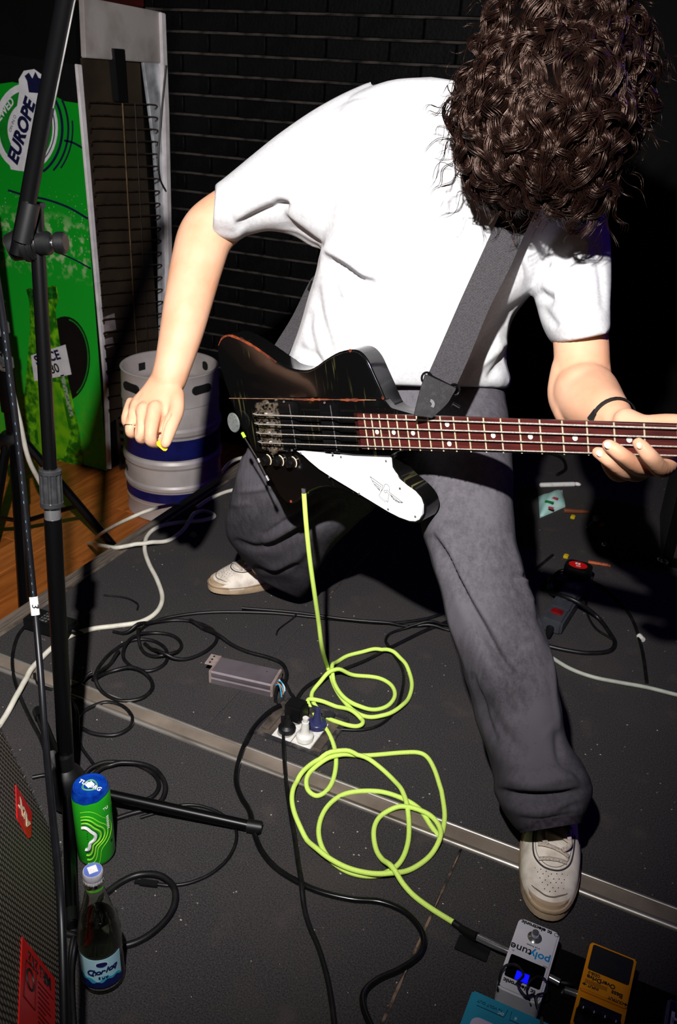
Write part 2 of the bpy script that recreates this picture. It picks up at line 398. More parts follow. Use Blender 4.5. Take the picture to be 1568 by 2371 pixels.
person = thing('person', 'person in white t-shirt and faded black jeans bent over the black bass', 'person', (pp[0], pp[1], 0))

# ---- materials
SKIN = mat('skin', (222, 172, 142), 0.55, spec=0.3, noise=(14, (208, 150, 116), 0.35, 0.75), bump=(500, 0.12, 0.001), sss=0.12)
SHIRT = mat('white_cotton', (196, 196, 198), 0.9, spec=0.08, noise=(160, (184, 184, 187), 0.4, 0.7), bump=(900, 0.2, 0.0008))
def denim():
    m = mat('faded_black_denim', (70, 68, 73), 0.9, spec=0.12); N, L, b = mnodes(m)
    tc = N.new('ShaderNodeTexCoord'); v = tc.outputs['Object']
    n1 = N.new('ShaderNodeTexNoise'); n1.inputs['Scale'].default_value = 5; n1.inputs['Detail'].default_value = 1.5; L.new(v, n1.inputs['Vector'])
    n2 = N.new('ShaderNodeTexNoise'); n2.inputs['Scale'].default_value = 240; n2.inputs['Detail'].default_value = 3; L.new(v, n2.inputs['Vector'])
    mp = N.new('ShaderNodeMapping'); mp.inputs['Scale'].default_value = (34, 34, 6); L.new(v, mp.inputs[0])
    n3 = N.new('ShaderNodeTexNoise'); n3.inputs['Scale'].default_value = 3; n3.inputs['Detail'].default_value = 4; L.new(mp.outputs[0], n3.inputs['Vector'])
    a = N.new('ShaderNodeMath'); a.operation = 'MULTIPLY_ADD'; a.inputs[1].default_value = 0.32; L.new(n2.outputs['Fac'], a.inputs[0]); L.new(n1.outputs['Fac'], a.inputs[2])
    a2 = N.new('ShaderNodeMath'); a2.operation = 'MULTIPLY_ADD'; a2.inputs[1].default_value = 0.45; L.new(n3.outputs['Fac'], a2.inputs[0]); L.new(a.outputs[0], a2.inputs[2])
    r = N.new('ShaderNodeValToRGB'); r.color_ramp.elements[0].position = 0.45; r.color_ramp.elements[0].color = lin((30, 29, 34))
    r.color_ramp.elements[1].position = 1.4; r.color_ramp.elements[1].color = lin((92, 89, 95))
    L.new(a2.outputs[0], r.inputs[0])
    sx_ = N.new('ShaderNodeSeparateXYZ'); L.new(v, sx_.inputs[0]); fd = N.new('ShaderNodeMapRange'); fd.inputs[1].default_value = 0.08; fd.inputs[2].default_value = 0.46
    L.new(sx_.outputs['Z'], fd.inputs[0]); fm = N.new('ShaderNodeMix'); fm.data_type = 'RGBA'; L.new(fd.outputs[0], fm.inputs['Factor'])   # thighs washed paler; light falloff towards the hems also painted into the colour
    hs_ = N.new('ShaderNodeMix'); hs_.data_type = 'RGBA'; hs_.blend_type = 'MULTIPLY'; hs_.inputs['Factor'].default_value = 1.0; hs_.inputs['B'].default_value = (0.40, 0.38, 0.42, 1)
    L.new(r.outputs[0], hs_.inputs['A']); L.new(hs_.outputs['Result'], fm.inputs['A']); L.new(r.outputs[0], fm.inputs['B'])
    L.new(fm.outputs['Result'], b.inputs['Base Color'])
    wv = N.new('ShaderNodeTexWave'); wv.inputs['Scale'].default_value = 260; wv.inputs['Distortion'].default_value = 0.5; wv.bands_direction = 'DIAGONAL'; L.new(v, wv.inputs['Vector'])
    bp = N.new('ShaderNodeBump'); bp.inputs['Strength'].default_value = 0.25; bp.inputs['Distance'].default_value = 0.001
    L.new(wv.outputs['Fac'], bp.inputs['Height']); L.new(bp.outputs[0], b.inputs['Normal'])
    return m
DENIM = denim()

# ---- body: one continuous skin surface
body = []
body.append(loftpx([(700, 960, 1130, 990, 1.82, 1.78, .09), (740, 800, 1140, 840, 1.79, 1.75, .10), (790, 640, 1200, 690, 1.75, 1.71, .10),
                    (800, 480, 1280, 590, 1.73, 1.69, .10), (820, 370, 1310, 470, 1.71, 1.68, .09), (900, 270, 1260, 335, 1.67, 1.65, .065),
                    (1060, 240, 1230, 270, 1.64, 1.61, .045)]))
body.append(limb([(1140, 295, 1.65, .045), (1190, 275, 1.56, .050), (1240, 260, 1.44, .055)]))                    # neck
hc = P(1285, 270, 1.40)                                                                                           # head, face turned to the floor
hm = MB().ball((0, 0, 0), 0.098, 24, 18, (0.82, 1.08, 1.0)); fdir = nrm(-0.75*UPV+0.35*FWD-0.1*RGT); udir = nrm(-FWD*0.8-0.3*UPV)
HF = frame(hc, np.cross(fdir, udir), fdir)
hh = MB().add(hm.verts(), hm.f, HF)
hh.ball((0, .085, -.055), .058, 14, 10, (.95, .8, .9), HF)                                                        # jaw
hh.ball((0, .108, -.012), .018, 10, 8, (.75, 1.1, 1.5), HF)                                                       # nose
for sx in (-1, 1):
    hh.ball((sx*.033, .094, .018), .016, 10, 8, (1.2, .6, .7), HF)                                                # eyelids
    hh.ball((sx*.081, .005, -.01), .026, 10, 8, (.35, .8, 1.25), HF)                                              # ears
hh.ball((0, .112, -.058), .016, 10, 8, (1.5, .6, .5), HF)                                                         # mouth
body.append(hh)
# right arm (left in the photo)
body.append(limb([(x_, y_, z_+.07*min(1, max(0, (700-x_)/180)), r_*1.04) for x_, y_, z_, r_ in [(840, 370, 1.70, .052), (720, 395, 1.70, .045), (610, 445, 1.70, .044), (520, 503, 1.695, .050), (478, 545, 1.70, .052), (457, 610, 1.69, .0495),
                  (438, 690, 1.68, .0455), (420, 770, 1.67, .0405), (402, 840, 1.66, .0345), (390, 880, 1.655, .0325)]]))
body.append(loftpx([(a_, b_, c_, d_, z1_+.07, z2_+.07, t_*1.04) for a_, b_, c_, d_, z1_, z2_, t_ in [(352, 868, 424, 880, 1.66, 1.65, .024), (330, 898, 420, 902, 1.655, 1.64, .022), (306, 924, 420, 928, 1.65, 1.63, .021),
                    (299, 945, 414, 950, 1.645, 1.62, .019), (306, 966, 402, 968, 1.645, 1.618, .016), (322, 985, 396, 990, 1.645, 1.606, .012), (335, 1004, 388, 1006, 1.64, 1.602, .010)]], p=2.3))
for ch in ([(303, 930, 1.665, .0095), (292, 962, 1.652, .0088), (292, 978, 1.655, .0086), (300, 982, 1.675, .008), (316, 968, 1.685, .0078)],
           [(316, 936, 1.635, .0108), (305, 972, 1.620, .0104), (302, 1000, 1.620, .0102), (312, 1004, 1.648, .0095), (328, 985, 1.662, .009)],
           [(332, 944, 1.618, .0112), (326, 984, 1.604, .0100), (324, 1013, 1.606, .0098), (334, 1016, 1.634, .0092), (350, 992, 1.655, .0088)],
           [(360, 944, 1.610, .0140), (351, 985, 1.592, .0132), (348, 1016, 1.592, .0124), (360, 1026, 1.612, .0105), (372, 1022, 1.622, .009)],
           [(408, 915, 1.640, .016), (409, 950, 1.610, .0140), (396, 982, 1.586, .0142), (388, 1008, 1.578, .0122), (383, 1026, 1.577, .0100)]):
    body.append(limb([(x_, y_, z_+.07, r_*1.04) for x_, y_, z_, r_ in ch], 16))
# left arm (right in the photo)
body.append(limb([(1300, 560, 1.68, .050), (1325, 670, 1.615, .049), (1344, 780, 1.545, .047), (1348, 850, 1.525, .047), (1352, 900, 1.52, .049)]))
body.append(limb([(1346, 890, 1.53, .048), (1358, 915, 1.49, .054), (1380, 940, 1.44, .048), (1408, 958, 1.39, .036), (1434, 984, 1.355, .0275), (1458, 992, 1.335, .0265)]))
body.append(limb([(1318, 850, 1.53, .030), (1312, 910, 1.52, .032), (1330, 950, 1.49, .034)]))
body.append(loftpx([(1405, 1010, 1452, 950, 1.35, 1.35, .026), (1430, 1040, 1500, 965, 1.32, 1.33, .022), (1450, 1062, 1545, 985, 1.305, 1.31, .019),
                    (1462, 1078, 1560, 1010, 1.30, 1.295, .016)], p=2.3))
for ch in ([(1450, 975, 1.325, .020), (1490, 982, 1.300, .0145), (1525, 977, 1.283, .0120), (1552, 976, 1.272, .0118), (1580, 976, 1.262, .0105)],          # thumb over the neck
           [(1545, 1010, 1.285, .012), (1560, 1055, 1.255, .0125), (1534, 1086, 1.205, .0128), (1508, 1060, 1.165, .0112), (1488, 1036, 1.160, .0098), (1478, 1026, 1.163, .0085)],
           [(1520, 1050, 1.290, .011), (1520, 1082, 1.265, .0115), (1482, 1082, 1.222, .0122), (1444, 1056, 1.190, .0108), (1420, 1038, 1.190, .0098), (1408, 1030, 1.196, .0088)],
           [(1495, 1062, 1.295, .011), (1484, 1096, 1.272, .0112), (1450, 1092, 1.236, .0118), (1416, 1069, 1.212, .0105), (1394, 1053, 1.214, .0096), (1384, 1047, 1.219, .0088)],
           [(1470, 1070, 1.300, .010), (1456, 1096, 1.288, .0100), (1430, 1101, 1.270, .0098), (1414, 1088, 1.262, .0090), (1403, 1070, 1.264, .0082)]):
    body.append(limb(ch, 16))
# legs inside the jeans
body.append(limb([(1040, 960, 1.80, .085), (1075, 1150, 1.70, .075), (1130, 1400, 1.65, .058), (1200, 1650, 1.63, .05), (1268, 1840, 1.65, .036), (1278, 1885, 1.66, .030)], 12))
body.append(limb([(860, 980, 1.88, .085), (740, 1110, 2.02, .075), (630, 1210, 2.18, .058), (612, 1280, 2.32, .04), (605, 1310, 2.38, .028)], 12))
bme = remesh(body, 0.0030); v, e = mget(bme); v = lapl(v, e, 6, 0.5)
mset(bme, v)
v = folds(bme, v, [([(1300, 892), (1345, 862), (1385, 850), (1412, 852)], 9, -.0035, 14), ([(1385, 962), (1400, 1000)], 6, -.001),
                   ([(396, 955), (382, 972), (373, 995), (369, 1022)], 3.5, -.009), ([(331, 975), (332, 1025)], 2.5, -.003), ([(311, 948), (314, 985), (314, 1012)], 2.5, -.003), ([(295, 950), (294, 980)], 2, -.002),
                   ([(312, 940), (320, 960)], 7, .0018), ([(340, 950), (360, 948)], 9, .0012), ([(308, 935), (330, 905)], 4, -.0015), ([(300, 925), (318, 905)], 3, -.0012)])
mset(bme, v)
body_o = wrapmesh(bme, 'body', SKIN, person, 'bare skin of the bent player')
NAIL = mat('fingernail', (240, 204, 186), 0.25, spec=0.5, noise=(60, (228, 186, 166), 0.4, 0.7))
for (x, y, z, ang, s) in ((1408, 1031, 1.184, 35, 1.0), (1389, 1050, 1.206, 38, .92), (1481, 1032, 1.152, 60, .8), (384, 1022, 1.640, 100, .8)):
    o = P(x, y, z); a = math.radians(ang)
    M = frame(o, cam3((math.cos(a), math.sin(a), -.05)), z=cam3((-.15, -.25, -1)))
    MB().ball((0, 0, 0), 1.0, 12, 8, (.0058*s, .0048*s, .0016), M).build('fingernail', NAIL, body_o)

# ---- jeans
jl = loftpx([(960, 890, 1168, 890, 1.80, 1.76, .11), (955, 1000, 1182, 1000, 1.74, 1.72, .11), (955, 1095, 1188, 1112, 1.70, 1.69, .10), (978, 1230, 1190, 1222, 1.67, 1.66, .09),
             (1008, 1330, 1213, 1322, 1.65, 1.64, .088), (1040, 1450, 1253, 1440, 1.635, 1.63, .086), (1074, 1560, 1284, 1550, 1.625, 1.62, .086),
             (1105, 1670, 1298, 1650, 1.62, 1.62, .086), (1130, 1750, 1312, 1722, 1.62, 1.62, .088), (1147, 1802, 1345, 1772, 1.615, 1.62, .092),
             (1150, 1840, 1368, 1828, 1.605, 1.61, .090), (1172, 1884, 1352, 1880, 1.598, 1.60, .078), (1203, 1924, 1342, 1902, 1.592, 1.592, .066)], 24)
jr = loftpx([(790, 900, 1000, 1060, 1.84, 1.80, .11), (660, 960, 900, 1140, 1.94, 1.88, .12), (572, 1050, 862, 1180, 2.03, 1.98, .12), (540, 1150, 790, 1245, 2.12, 2.08, .12),
             (521, 1225, 742, 1310, 2.20, 2.20, .11), (548, 1278, 722, 1352, 2.27, 2.28, .10), (585, 1318, 708, 1376, 2.32, 2.33, .08), (600, 1342, 692, 1388, 2.35, 2.36, .07)], 24)
jp = loftpx([(800, 880, 1165, 885, 1.82, 1.78, .115), (800, 960, 1172, 980, 1.82, 1.75, .125), (830, 1050, 1150, 1090, 1.83, 1.74, .115), (900, 1120, 1080, 1140, 1.82, 1.76, .08)], 24)
# hollow at the two hems
jme = remesh([jl, jr, jp], 0.0048); v, e = mget(jme); v = lapl(v, e, 4, 0.5); mset(jme, v)
v = folds(jme, v, [
    ([(1000, 1235), (1035, 1290), (1075, 1370), (1120, 1450), (1165, 1530), (1200, 1570)], 6, -.022, 18),
    ([(1010, 1230), (1050, 1300), (1095, 1380), (1140, 1455), (1180, 1520)], 16, .007),
    ([(990, 1250), (1020, 1340), (1050, 1460), (1080, 1560)], 7, .004),
    ([(1095, 1560), (1120, 1650), (1150, 1720)], 5, -.008, 12), ([(1150, 1830), (1210, 1842), (1290, 1842), (1350, 1830)], 7, -.022, 20),
    ([(1155, 1800), (1230, 1815), (1320, 1800), (1365, 1815)], 14, .007), ([(1165, 1860), (1240, 1880), (1320, 1862)], 16, .006),
    ([(1205, 1893), (1260, 1900), (1335, 1882)], 5, -.006), ([(1290, 1880), (1330, 1868), (1350, 1860)], 5, -.006), ([(1060, 1300), (1120, 1500), (1190, 1690)], 22, .004),
    ([(1180, 1235), (1205, 1330), (1235, 1400), (1250, 1430)], 8, .006), ([(1195, 1340), (1230, 1350), (1245, 1362)], 6, .004), ([(1188, 1330), (1225, 1338)], 4, -.006),
    ([(1238, 1390), (1262, 1450), (1280, 1500)], 5, -.006, 8), ([(1290, 1690), (1300, 1760), (1335, 1790), (1365, 1830)], 7, -.008, 10), ([(1275, 1480), (1285, 1600), (1296, 1700)], 6, .004),
    ([(1150, 1420), (1190, 1450), (1230, 1500)], 30, -.005), ([(1190, 1600), (1230, 1660), (1270, 1690)], 26, -.005), ([(1110, 1600), (1160, 1690), (1220, 1760)], 16, -.006),
    ([(612, 1272), (670, 1240), (740, 1200), (800, 1160)], 7, -.020, 16), ([(610, 1262), (680, 1218), (760, 1170)], 16, .010),
    ([(600, 1325), (660, 1310), (720, 1260)], 12, .010), ([(585, 1315), (640, 1325), (690, 1300)], 6, -.012), ([(610, 1240), (690, 1190), (760, 1150)], 5, -.007),
    ([(545, 1140), (600, 1132), (660, 1120)], 6, .005), ([(530, 1170), (580, 1165)], 6, .004), ([(540, 1250), (590, 1270), (640, 1260)], 8, -.008)])
v = lapl(v, e, 1, 0.4)
n_ = np.random.RandomState(3)
ph = v*[31, 31, 31]; v = v+vnorm(jme)*(0.0016*np.sin(ph[:, 0]+1.3*np.sin(ph[:, 2]))*np.sin(ph[:, 1]*0.9+ph[:, 2]*1.7))[:, None]
mset(jme, v)
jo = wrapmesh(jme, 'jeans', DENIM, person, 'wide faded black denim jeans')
# hem bands and side seam
HEM = mat('denim_hem', (40, 36, 42), 0.9, spec=0.1, noise=(120, (58, 53, 60), 0.4, 0.7))
hb = MB().loft([ring((a, b), (c, d), z, dz, 28) for a, b, c, d, z, dz in ((1200, 1905, 1347, 1886, 1.592, .073), (1206, 1928, 1343, 1906, 1.588, .071), (1212, 1928, 1338, 1907, 1.59, .066))], caps=False)
hb.build('hem', HEM, jo, smooth=60)

# ---- t-shirt
torso = loftpx([(650, 885, 1176, 900, 1.80, 1.745, .122), (664, 845, 1184, 880, 1.79, 1.735, .130), (690, 775, 1172, 830, 1.76, 1.715, .135), (716, 690, 1185, 750, 1.74, 1.69, .140), (742, 610, 1225, 690, 1.72, 1.665, .145),
                (752, 500, 1300, 610, 1.695, 1.65, .148), (748, 390, 1355, 520, 1.675, 1.645, .142), (742, 300, 1372, 420, 1.66, 1.64, .125),
                (800, 232, 1340, 320, 1.64, 1.62, .100), (900, 186, 1270, 240, 1.61, 1.55, .080), (1000, 180, 1220, 215, 1.58, 1.545, .06)], 28, 2.5)
slr = loftpx([(860, 200, 850, 560, 1.69, 1.69, .10), (740, 258, 745, 572, 1.69, 1.69, .098), (660, 312, 680, 540, 1.695, 1.695, .086), (600, 358, 625, 528, 1.71, 1.71, .076),
              (545, 402, 575, 540, 1.73, 1.73, .072), (506, 432, 528, 550, 1.745, 1.745, .069), (497, 440, 516, 552, 1.748, 1.748, .066)], 24, 2.3)
cuff1 = loftpx([(497, 440, 490, 546, 1.748, 1.743, .068), (499, 436, 500, 549, 1.747, 1.742, .070), (520, 425, 545, 553, 1.738, 1.735, .071), (560, 400, 580, 535, 1.725, 1.725, .068)], 24, 2.3)
sll = loftpx([(1180, 560, 1400, 470, 1.68, 1.63, .10), (1222, 650, 1412, 560, 1.63, 1.60, .09), (1243, 700, 1412, 650, 1.585, 1.57, .082), (1258, 748, 1408, 712, 1.545, 1.54, .074),
              (1272, 778, 1406, 752, 1.535, 1.535, .070), (1286, 796, 1404, 772, 1.53, 1.53, .067)], 24, 2.3)
sme = remesh([torso, slr, cuff1, sll], 0.0042); v, e = mget(sme); v = lapl(v, e, 5, 0.5); mset(sme, v)
sh_folds = [
    ([(545, 525), (590, 500), (635, 480), (668, 476)], 9, -.014, 20), ([(540, 500), (590, 470), (640, 450), (700, 440)], 20, .010), ([(640, 485), (668, 520), (720, 560), (752, 580)], 10, -.012, 18),
    ([(635, 470), (668, 480)], 12, -.012), ([(660, 450), (700, 410), (730, 330), (735, 270)], 16, -.006, 24), ([(500, 540), (540, 548), (575, 530)], 8, .004),
    ([(755, 592), (800, 618), (835, 645), (868, 655)], 7, -.026, 26), ([(745, 575), (800, 600), (860, 635), (880, 650)], 26, .016), ([(830, 540), (855, 600), (872, 650), (880, 720)], 12, -.009, 18),
    ([(905, 560), (900, 640), (893, 740), (880, 820)], 8, -.007, 14), ([(760, 620), (780, 680), (795, 740)], 10, -.007, 14), ([(735, 660), (740, 720), (760, 790), (770, 830)], 9, -.007, 14),
    ([(720, 720), (716, 770), (735, 840)], 9, -.006), ([(690, 800), (730, 830), (760, 870)], 9, -.008, 14), ([(800, 680), (830, 760), (840, 820)], 20, -.006), ([(1060, 880), (1110, 810), (1160, 760), (1200, 720)], 9, -.010, 16),
    ([(1080, 870), (1140, 820), (1180, 790)], 12, .008), ([(1130, 880), (1160, 840), (1172, 800)], 8, -.009, 12), ([(1110, 800), (1160, 740), (1235, 690)], 16, -.008), ([(1250, 672), (1262, 684), (1285, 690)], 8, -.014, 16),
    ([(1250, 705), (1270, 735), (1292, 760)], 10, -.007), ([(1265, 640), (1300, 600), (1360, 560)], 14, -.007), ([(1255, 660), (1290, 680), (1310, 720)], 14, .006), ([(1340, 620), (1350, 680), (1345, 740)], 22, -.004),
    ([(735, 262), (733, 290), (735, 312)], 5, -.003), ([(735, 270), (800, 232), (880, 216), (1000, 206)], 4, -.003, 6), ([(1290, 770), (1340, 778), (1402, 750)], 5, -.0018),
    ([(1375, 560), (1392, 640), (1398, 720)], 8, -.005), ([(945, 640), (955, 720), (950, 800)], 26, .005), ([(980, 500), (1000, 600), (990, 700)], 40, -.006)]
v = folds(sme, v, sh_folds); v = lapl(v, e, 1, 0.4)
ph = v*24; v = v+vnorm(sme)*(0.0014*np.sin(ph[:, 0]*1.2+1.5*np.sin(ph[:, 2]*.8))*np.sin(ph[:, 2]*0.6+ph[:, 1]))[:, None]
mset(sme, v)
so = wrapmesh(sme, 't_shirt', SHIRT, person, 'loose plain white t-shirt')

# ---- ring, bracelet
GOLD = mat('gold', (214, 168, 96), 0.2, 1.0, noise=(50, (180, 130, 70), 0.5, 0.8))
rc = P(303, 986, 1.690); t = np.arange(20)*2*math.pi/20
ax, ay = cam3((1, .05, 0)), cam3((0, .1, 1))
MB().tube(rc+.0116*np.cos(t)[:, None]*ax+.0116*np.sin(t)[:, None]*ay+0*t[:, None], .0011, 8, True).build('ring', GOLD, person)
bc = P(1420, 971, 1.374); ba = nrm(P(1434, 984, 1.355)-P(1408, 958, 1.39)); bx = nrm(RGT-ba*(RGT@ba)); by = np.cross(ba, bx)
LEA = mat('black_leather', (26, 25, 27), 0.42, noise=(120, (44, 42, 44), 0.45, 0.75), bump=(500, 0.3, 0.0006))
rg = []
t = np.arange(28)*2*math.pi/28; na = np.cross(bx, by)
for rr, hh_ in ((.0345, -.0035), (.0362, -.0035), (.0362, .0035), (.0345, .0035)): rg.append(bc+rr*(np.cos(t)[:, None]*bx+np.sin(t)[:, None]*by)+hh_*na)
br = MB().loft(rg+[rg[0]], caps=False).build('bracelet', LEA, person, smooth=40)
MB().box((0, 0, 0), (.020, .0085, .005), frame(bc-bx*.0340+by*.010, cam3((.62, -.78, .1)), z=cam3((-.3, -.2, -1)))).build('clasp', BLKM, br, bevel=.0012)

# ---- shoes
SUE = mat('off_white_suede', (230, 220, 208), 0.85, spec=0.15, noise=(40, (190, 178, 164), 0.4, 0.75), bump=(600, 0.25, 0.0006))
SOLE = mat('cream_rubber_sole', (188, 164, 136), 0.6, noise=(30, (160, 136, 108), 0.4, 0.75))
LACE = mat('cream_lace', (206, 192, 178), 0.85, noise=(300, (160, 148, 136), 0.4, 0.65), bump=(900, 0.5, 0.0008))
SEAM = mat('shoe_stitching', (112, 100, 88), 0.8, noise=(200, (140, 126, 112), 0.5, 0.8))
def outline(L, W, n=40, k=0.0):
    """half-length foot outline, toe at +x; W half width"""
    a = np.arange(n)*2*math.pi/n; x = np.cos(a); y = np.sin(a)
    xx = np.sign(x)*np.abs(x)**0.8*L/2; wd = np.where(xx > 0, 1.0, 0.86+0.14*(1+xx/(L/2)))
    return np.c_[xx, np.sign(y)*np.abs(y)**0.85*W*wd+k*np.cos(a)*0.0]
def shoe(M, label):
    s = MB(); rings = []
    for z, g in ((0.0, 0.94), (0.006, 1.0), (0.020, 1.0), (0.026, 0.985), (0.027, 0.965), (0.034, 0.95), (0.034, .8)):
        o = outline(0.30*g+0.0, 0.054*g if g < .9 else 0.054-(1-g)*0.05); tz = 0.006*np.clip(o[:, 0]/0.15, 0, 1)**2
        rings.append(np.c_[o, z+tz*(1 if z > 0 else 1.2)])
    rt = thing_part('shoe', person, M, label)
    s.loft(rings).build('sole', SOLE, rt, world=False, smooth=30)
    MB().tube([(x, y, .0235+.006*max(0, x/.15)**2) for x, y in outline(.301, .0545)], .0012, 6, True).build('welt', mat('sole_groove', (140, 118, 94), .7, noise=(30, (110, 92, 72), .4, .7)), rt, world=False)
    u = []
    for x in np.linspace(-0.142, 0.139, 26):
        q = abs(x/0.146); w = 0.0525*max(0.03, (1-q**3.4))**0.5*(1.0 if x > 0 else 0.90)
        hgt = np.interp(x, [-0.142, -0.11, -0.05, 0.0, 0.05, 0.09, 0.12, 0.139], [0.085, 0.098, 0.102, 0.088, 0.071, 0.057, 0.047, 0.036])
        base = 0.024; tt = np.linspace(0, math.pi, 15); yy = w*np.cos(tt); pw = np.interp(x, [-.14, 0, .06, .139], [.55, .6, .72, .8])
        zz = base+(hgt-base)*np.abs(np.sin(tt))**pw*(1-0.0*tt)
        nar = 1-0.28*np.clip((zz-0.045)/0.07, 0, 1) if x < 0.03 else 1-0.15*np.clip((zz-0.045)/0.05, 0, 1)
        r_ = np.c_[np.full(15, x), yy*nar, zz]; u.append(np.vstack([r_, [[x, -w, base-.004], [x, w, base-.004]]]))
    MB().loft(u).build('upper', SUE, rt, world=False, smooth=70)
    def surf(x, y):
        q = abs(x/0.146); w = 0.0525*max(0.03, (1-q**3.4))**0.5*(1.0 if x > 0 else 0.90)
        hgt = np.interp(x, [-0.142, -0.11, -0.05, 0.0, 0.05, 0.09, 0.12, 0.139], [0.085, 0.098, 0.102, 0.088, 0.071, 0.057, 0.047, 0.036]); pw = np.interp(x, [-.14, 0, .06, .139], [.55, .6, .72, .8])
        c = min(0.99, abs(y)/(w*0.9)); return 0.024+(hgt-0.024)*(1-c*c)**(pw/2)
    def line(pts, r, m, name, lift=0.0004, flat=1.0):
        c = catmull([(x, y, 0) for x, y in pts], 5); c = np.array([(x, y, surf(x, y)+lift+.03*max(0, abs(y)-.02)) for x, y, _ in c]); return MB().tube(c, r, 8, flat=flat).build(name, m, rt, world=False)
    line([(.0, .044), (.04, .045), (.078, .043), (.108, .032), (.123, .014), (.127, 0), (.123, -.014), (.108, -.032), (.078, -.043), (.04, -.045), (.0, -.044)], .0013, SEAM, 'toe_cap_seam')
    line([(.0, .036), (.03, .036), (.060, .031), (.078, .017), (.083, 0), (.078, -.017), (.060, -.031), (.03, -.036), (.0, -.036)], .0016, mat('dark_edge', (52, 50, 54), .7, noise=(90, (80, 76, 78), .5, .8)), 'eyestay_edge')
    line([(.0, .032), (.03, .032), (.057, .027), (.073, .014), (.0775, 0), (.073, -.014), (.057, -.027), (.03, -.032), (.0, -.032)], .0006, SEAM, 'stitch_line')
    tg = [(x, y) for x in (.022, .0, -.022, -.044) for y in (0,)]
    for i, (x0, x1, y0) in enumerate(((.030, .034, .024), (.018, .006, .027), (.008, .018, -.027), (-.006, -.018, .028), (-.016, -.006, -.028), (-.030, -.042, .029), (-.04, -.03, -.029))):
        x0 += .034; x1 += .034
        c = catmull([(x0, y0, 0), ((x0*2+x1)/3, y0*.3, 0), ((x0+2*x1)/3, -y0*.4, 0), (x1, -y0, 0)], 5)
        c = np.array([(x, y, surf(x, y)+.0035+.0006*i) for x, y, _ in c]); MB().tube(c, .0042, 8, flat=.38).build('lace', LACE, rt, world=False)
    for y0, dx in ((.012, .01), (-.010, .004)):
        c = catmull([(.0, y0*.5, surf(.0, 0)+.010), (.016, y0*1.6, surf(.016, 0)+.012), (.030+dx, y0*2.2, surf(.03, y0)+.009), (.042+dx, y0*1.2, surf(.042, y0)+.006)], 5); MB().tube(c, .0042, 8, flat=.4).build('lace', LACE, rt, world=False)
    hole = MB().cyl(.0009, -.0005, .0007, 6).mesh('perforation'); hole.materials.append(INK)
    for i in range(5):
        for j in range(-3+i//2, 4-i//2):
            x, y = .090+i*.0074+(-.0028*abs(j)), j*.0092+(i % 2)*.0046
            if abs(y) < .035-.004*i: piece('perforation', hole, rt, Matrix.Translation((x, y, surf(x, y)+.0002)))
    return rt
def thing_part(name, parent, M, label=None):
    """a part made of sub-parts: an Empty child"""
    o = bpy.data.objects.new(name, None); COL.objects.link(o); o.parent = parent; o.matrix_basis = WM[parent.name].inverted() @ M
    WM[o.name] = M.copy(); o.empty_display_size = .03
    if label: o['label'] = label
    return o
toe = F(1262, 2142); heel = F(1277, 1860); dx = nrm((toe-heel)*[1, 1, 0])
shoe(frame(toe-dx*.150, dx, z=(0, 0, 1)), 'off-white suede shoe in front, toe towards the camera')
toe = F(487, 1374); d2 = nrm((F(487, 1374)-F(640, 1338))*[1, 1, 0])
shoe(frame(toe-d2*.146+[0, 0, .002], d2, z=(0, 0, 1)), 'off-white suede shoe at the back, toe pointing left')
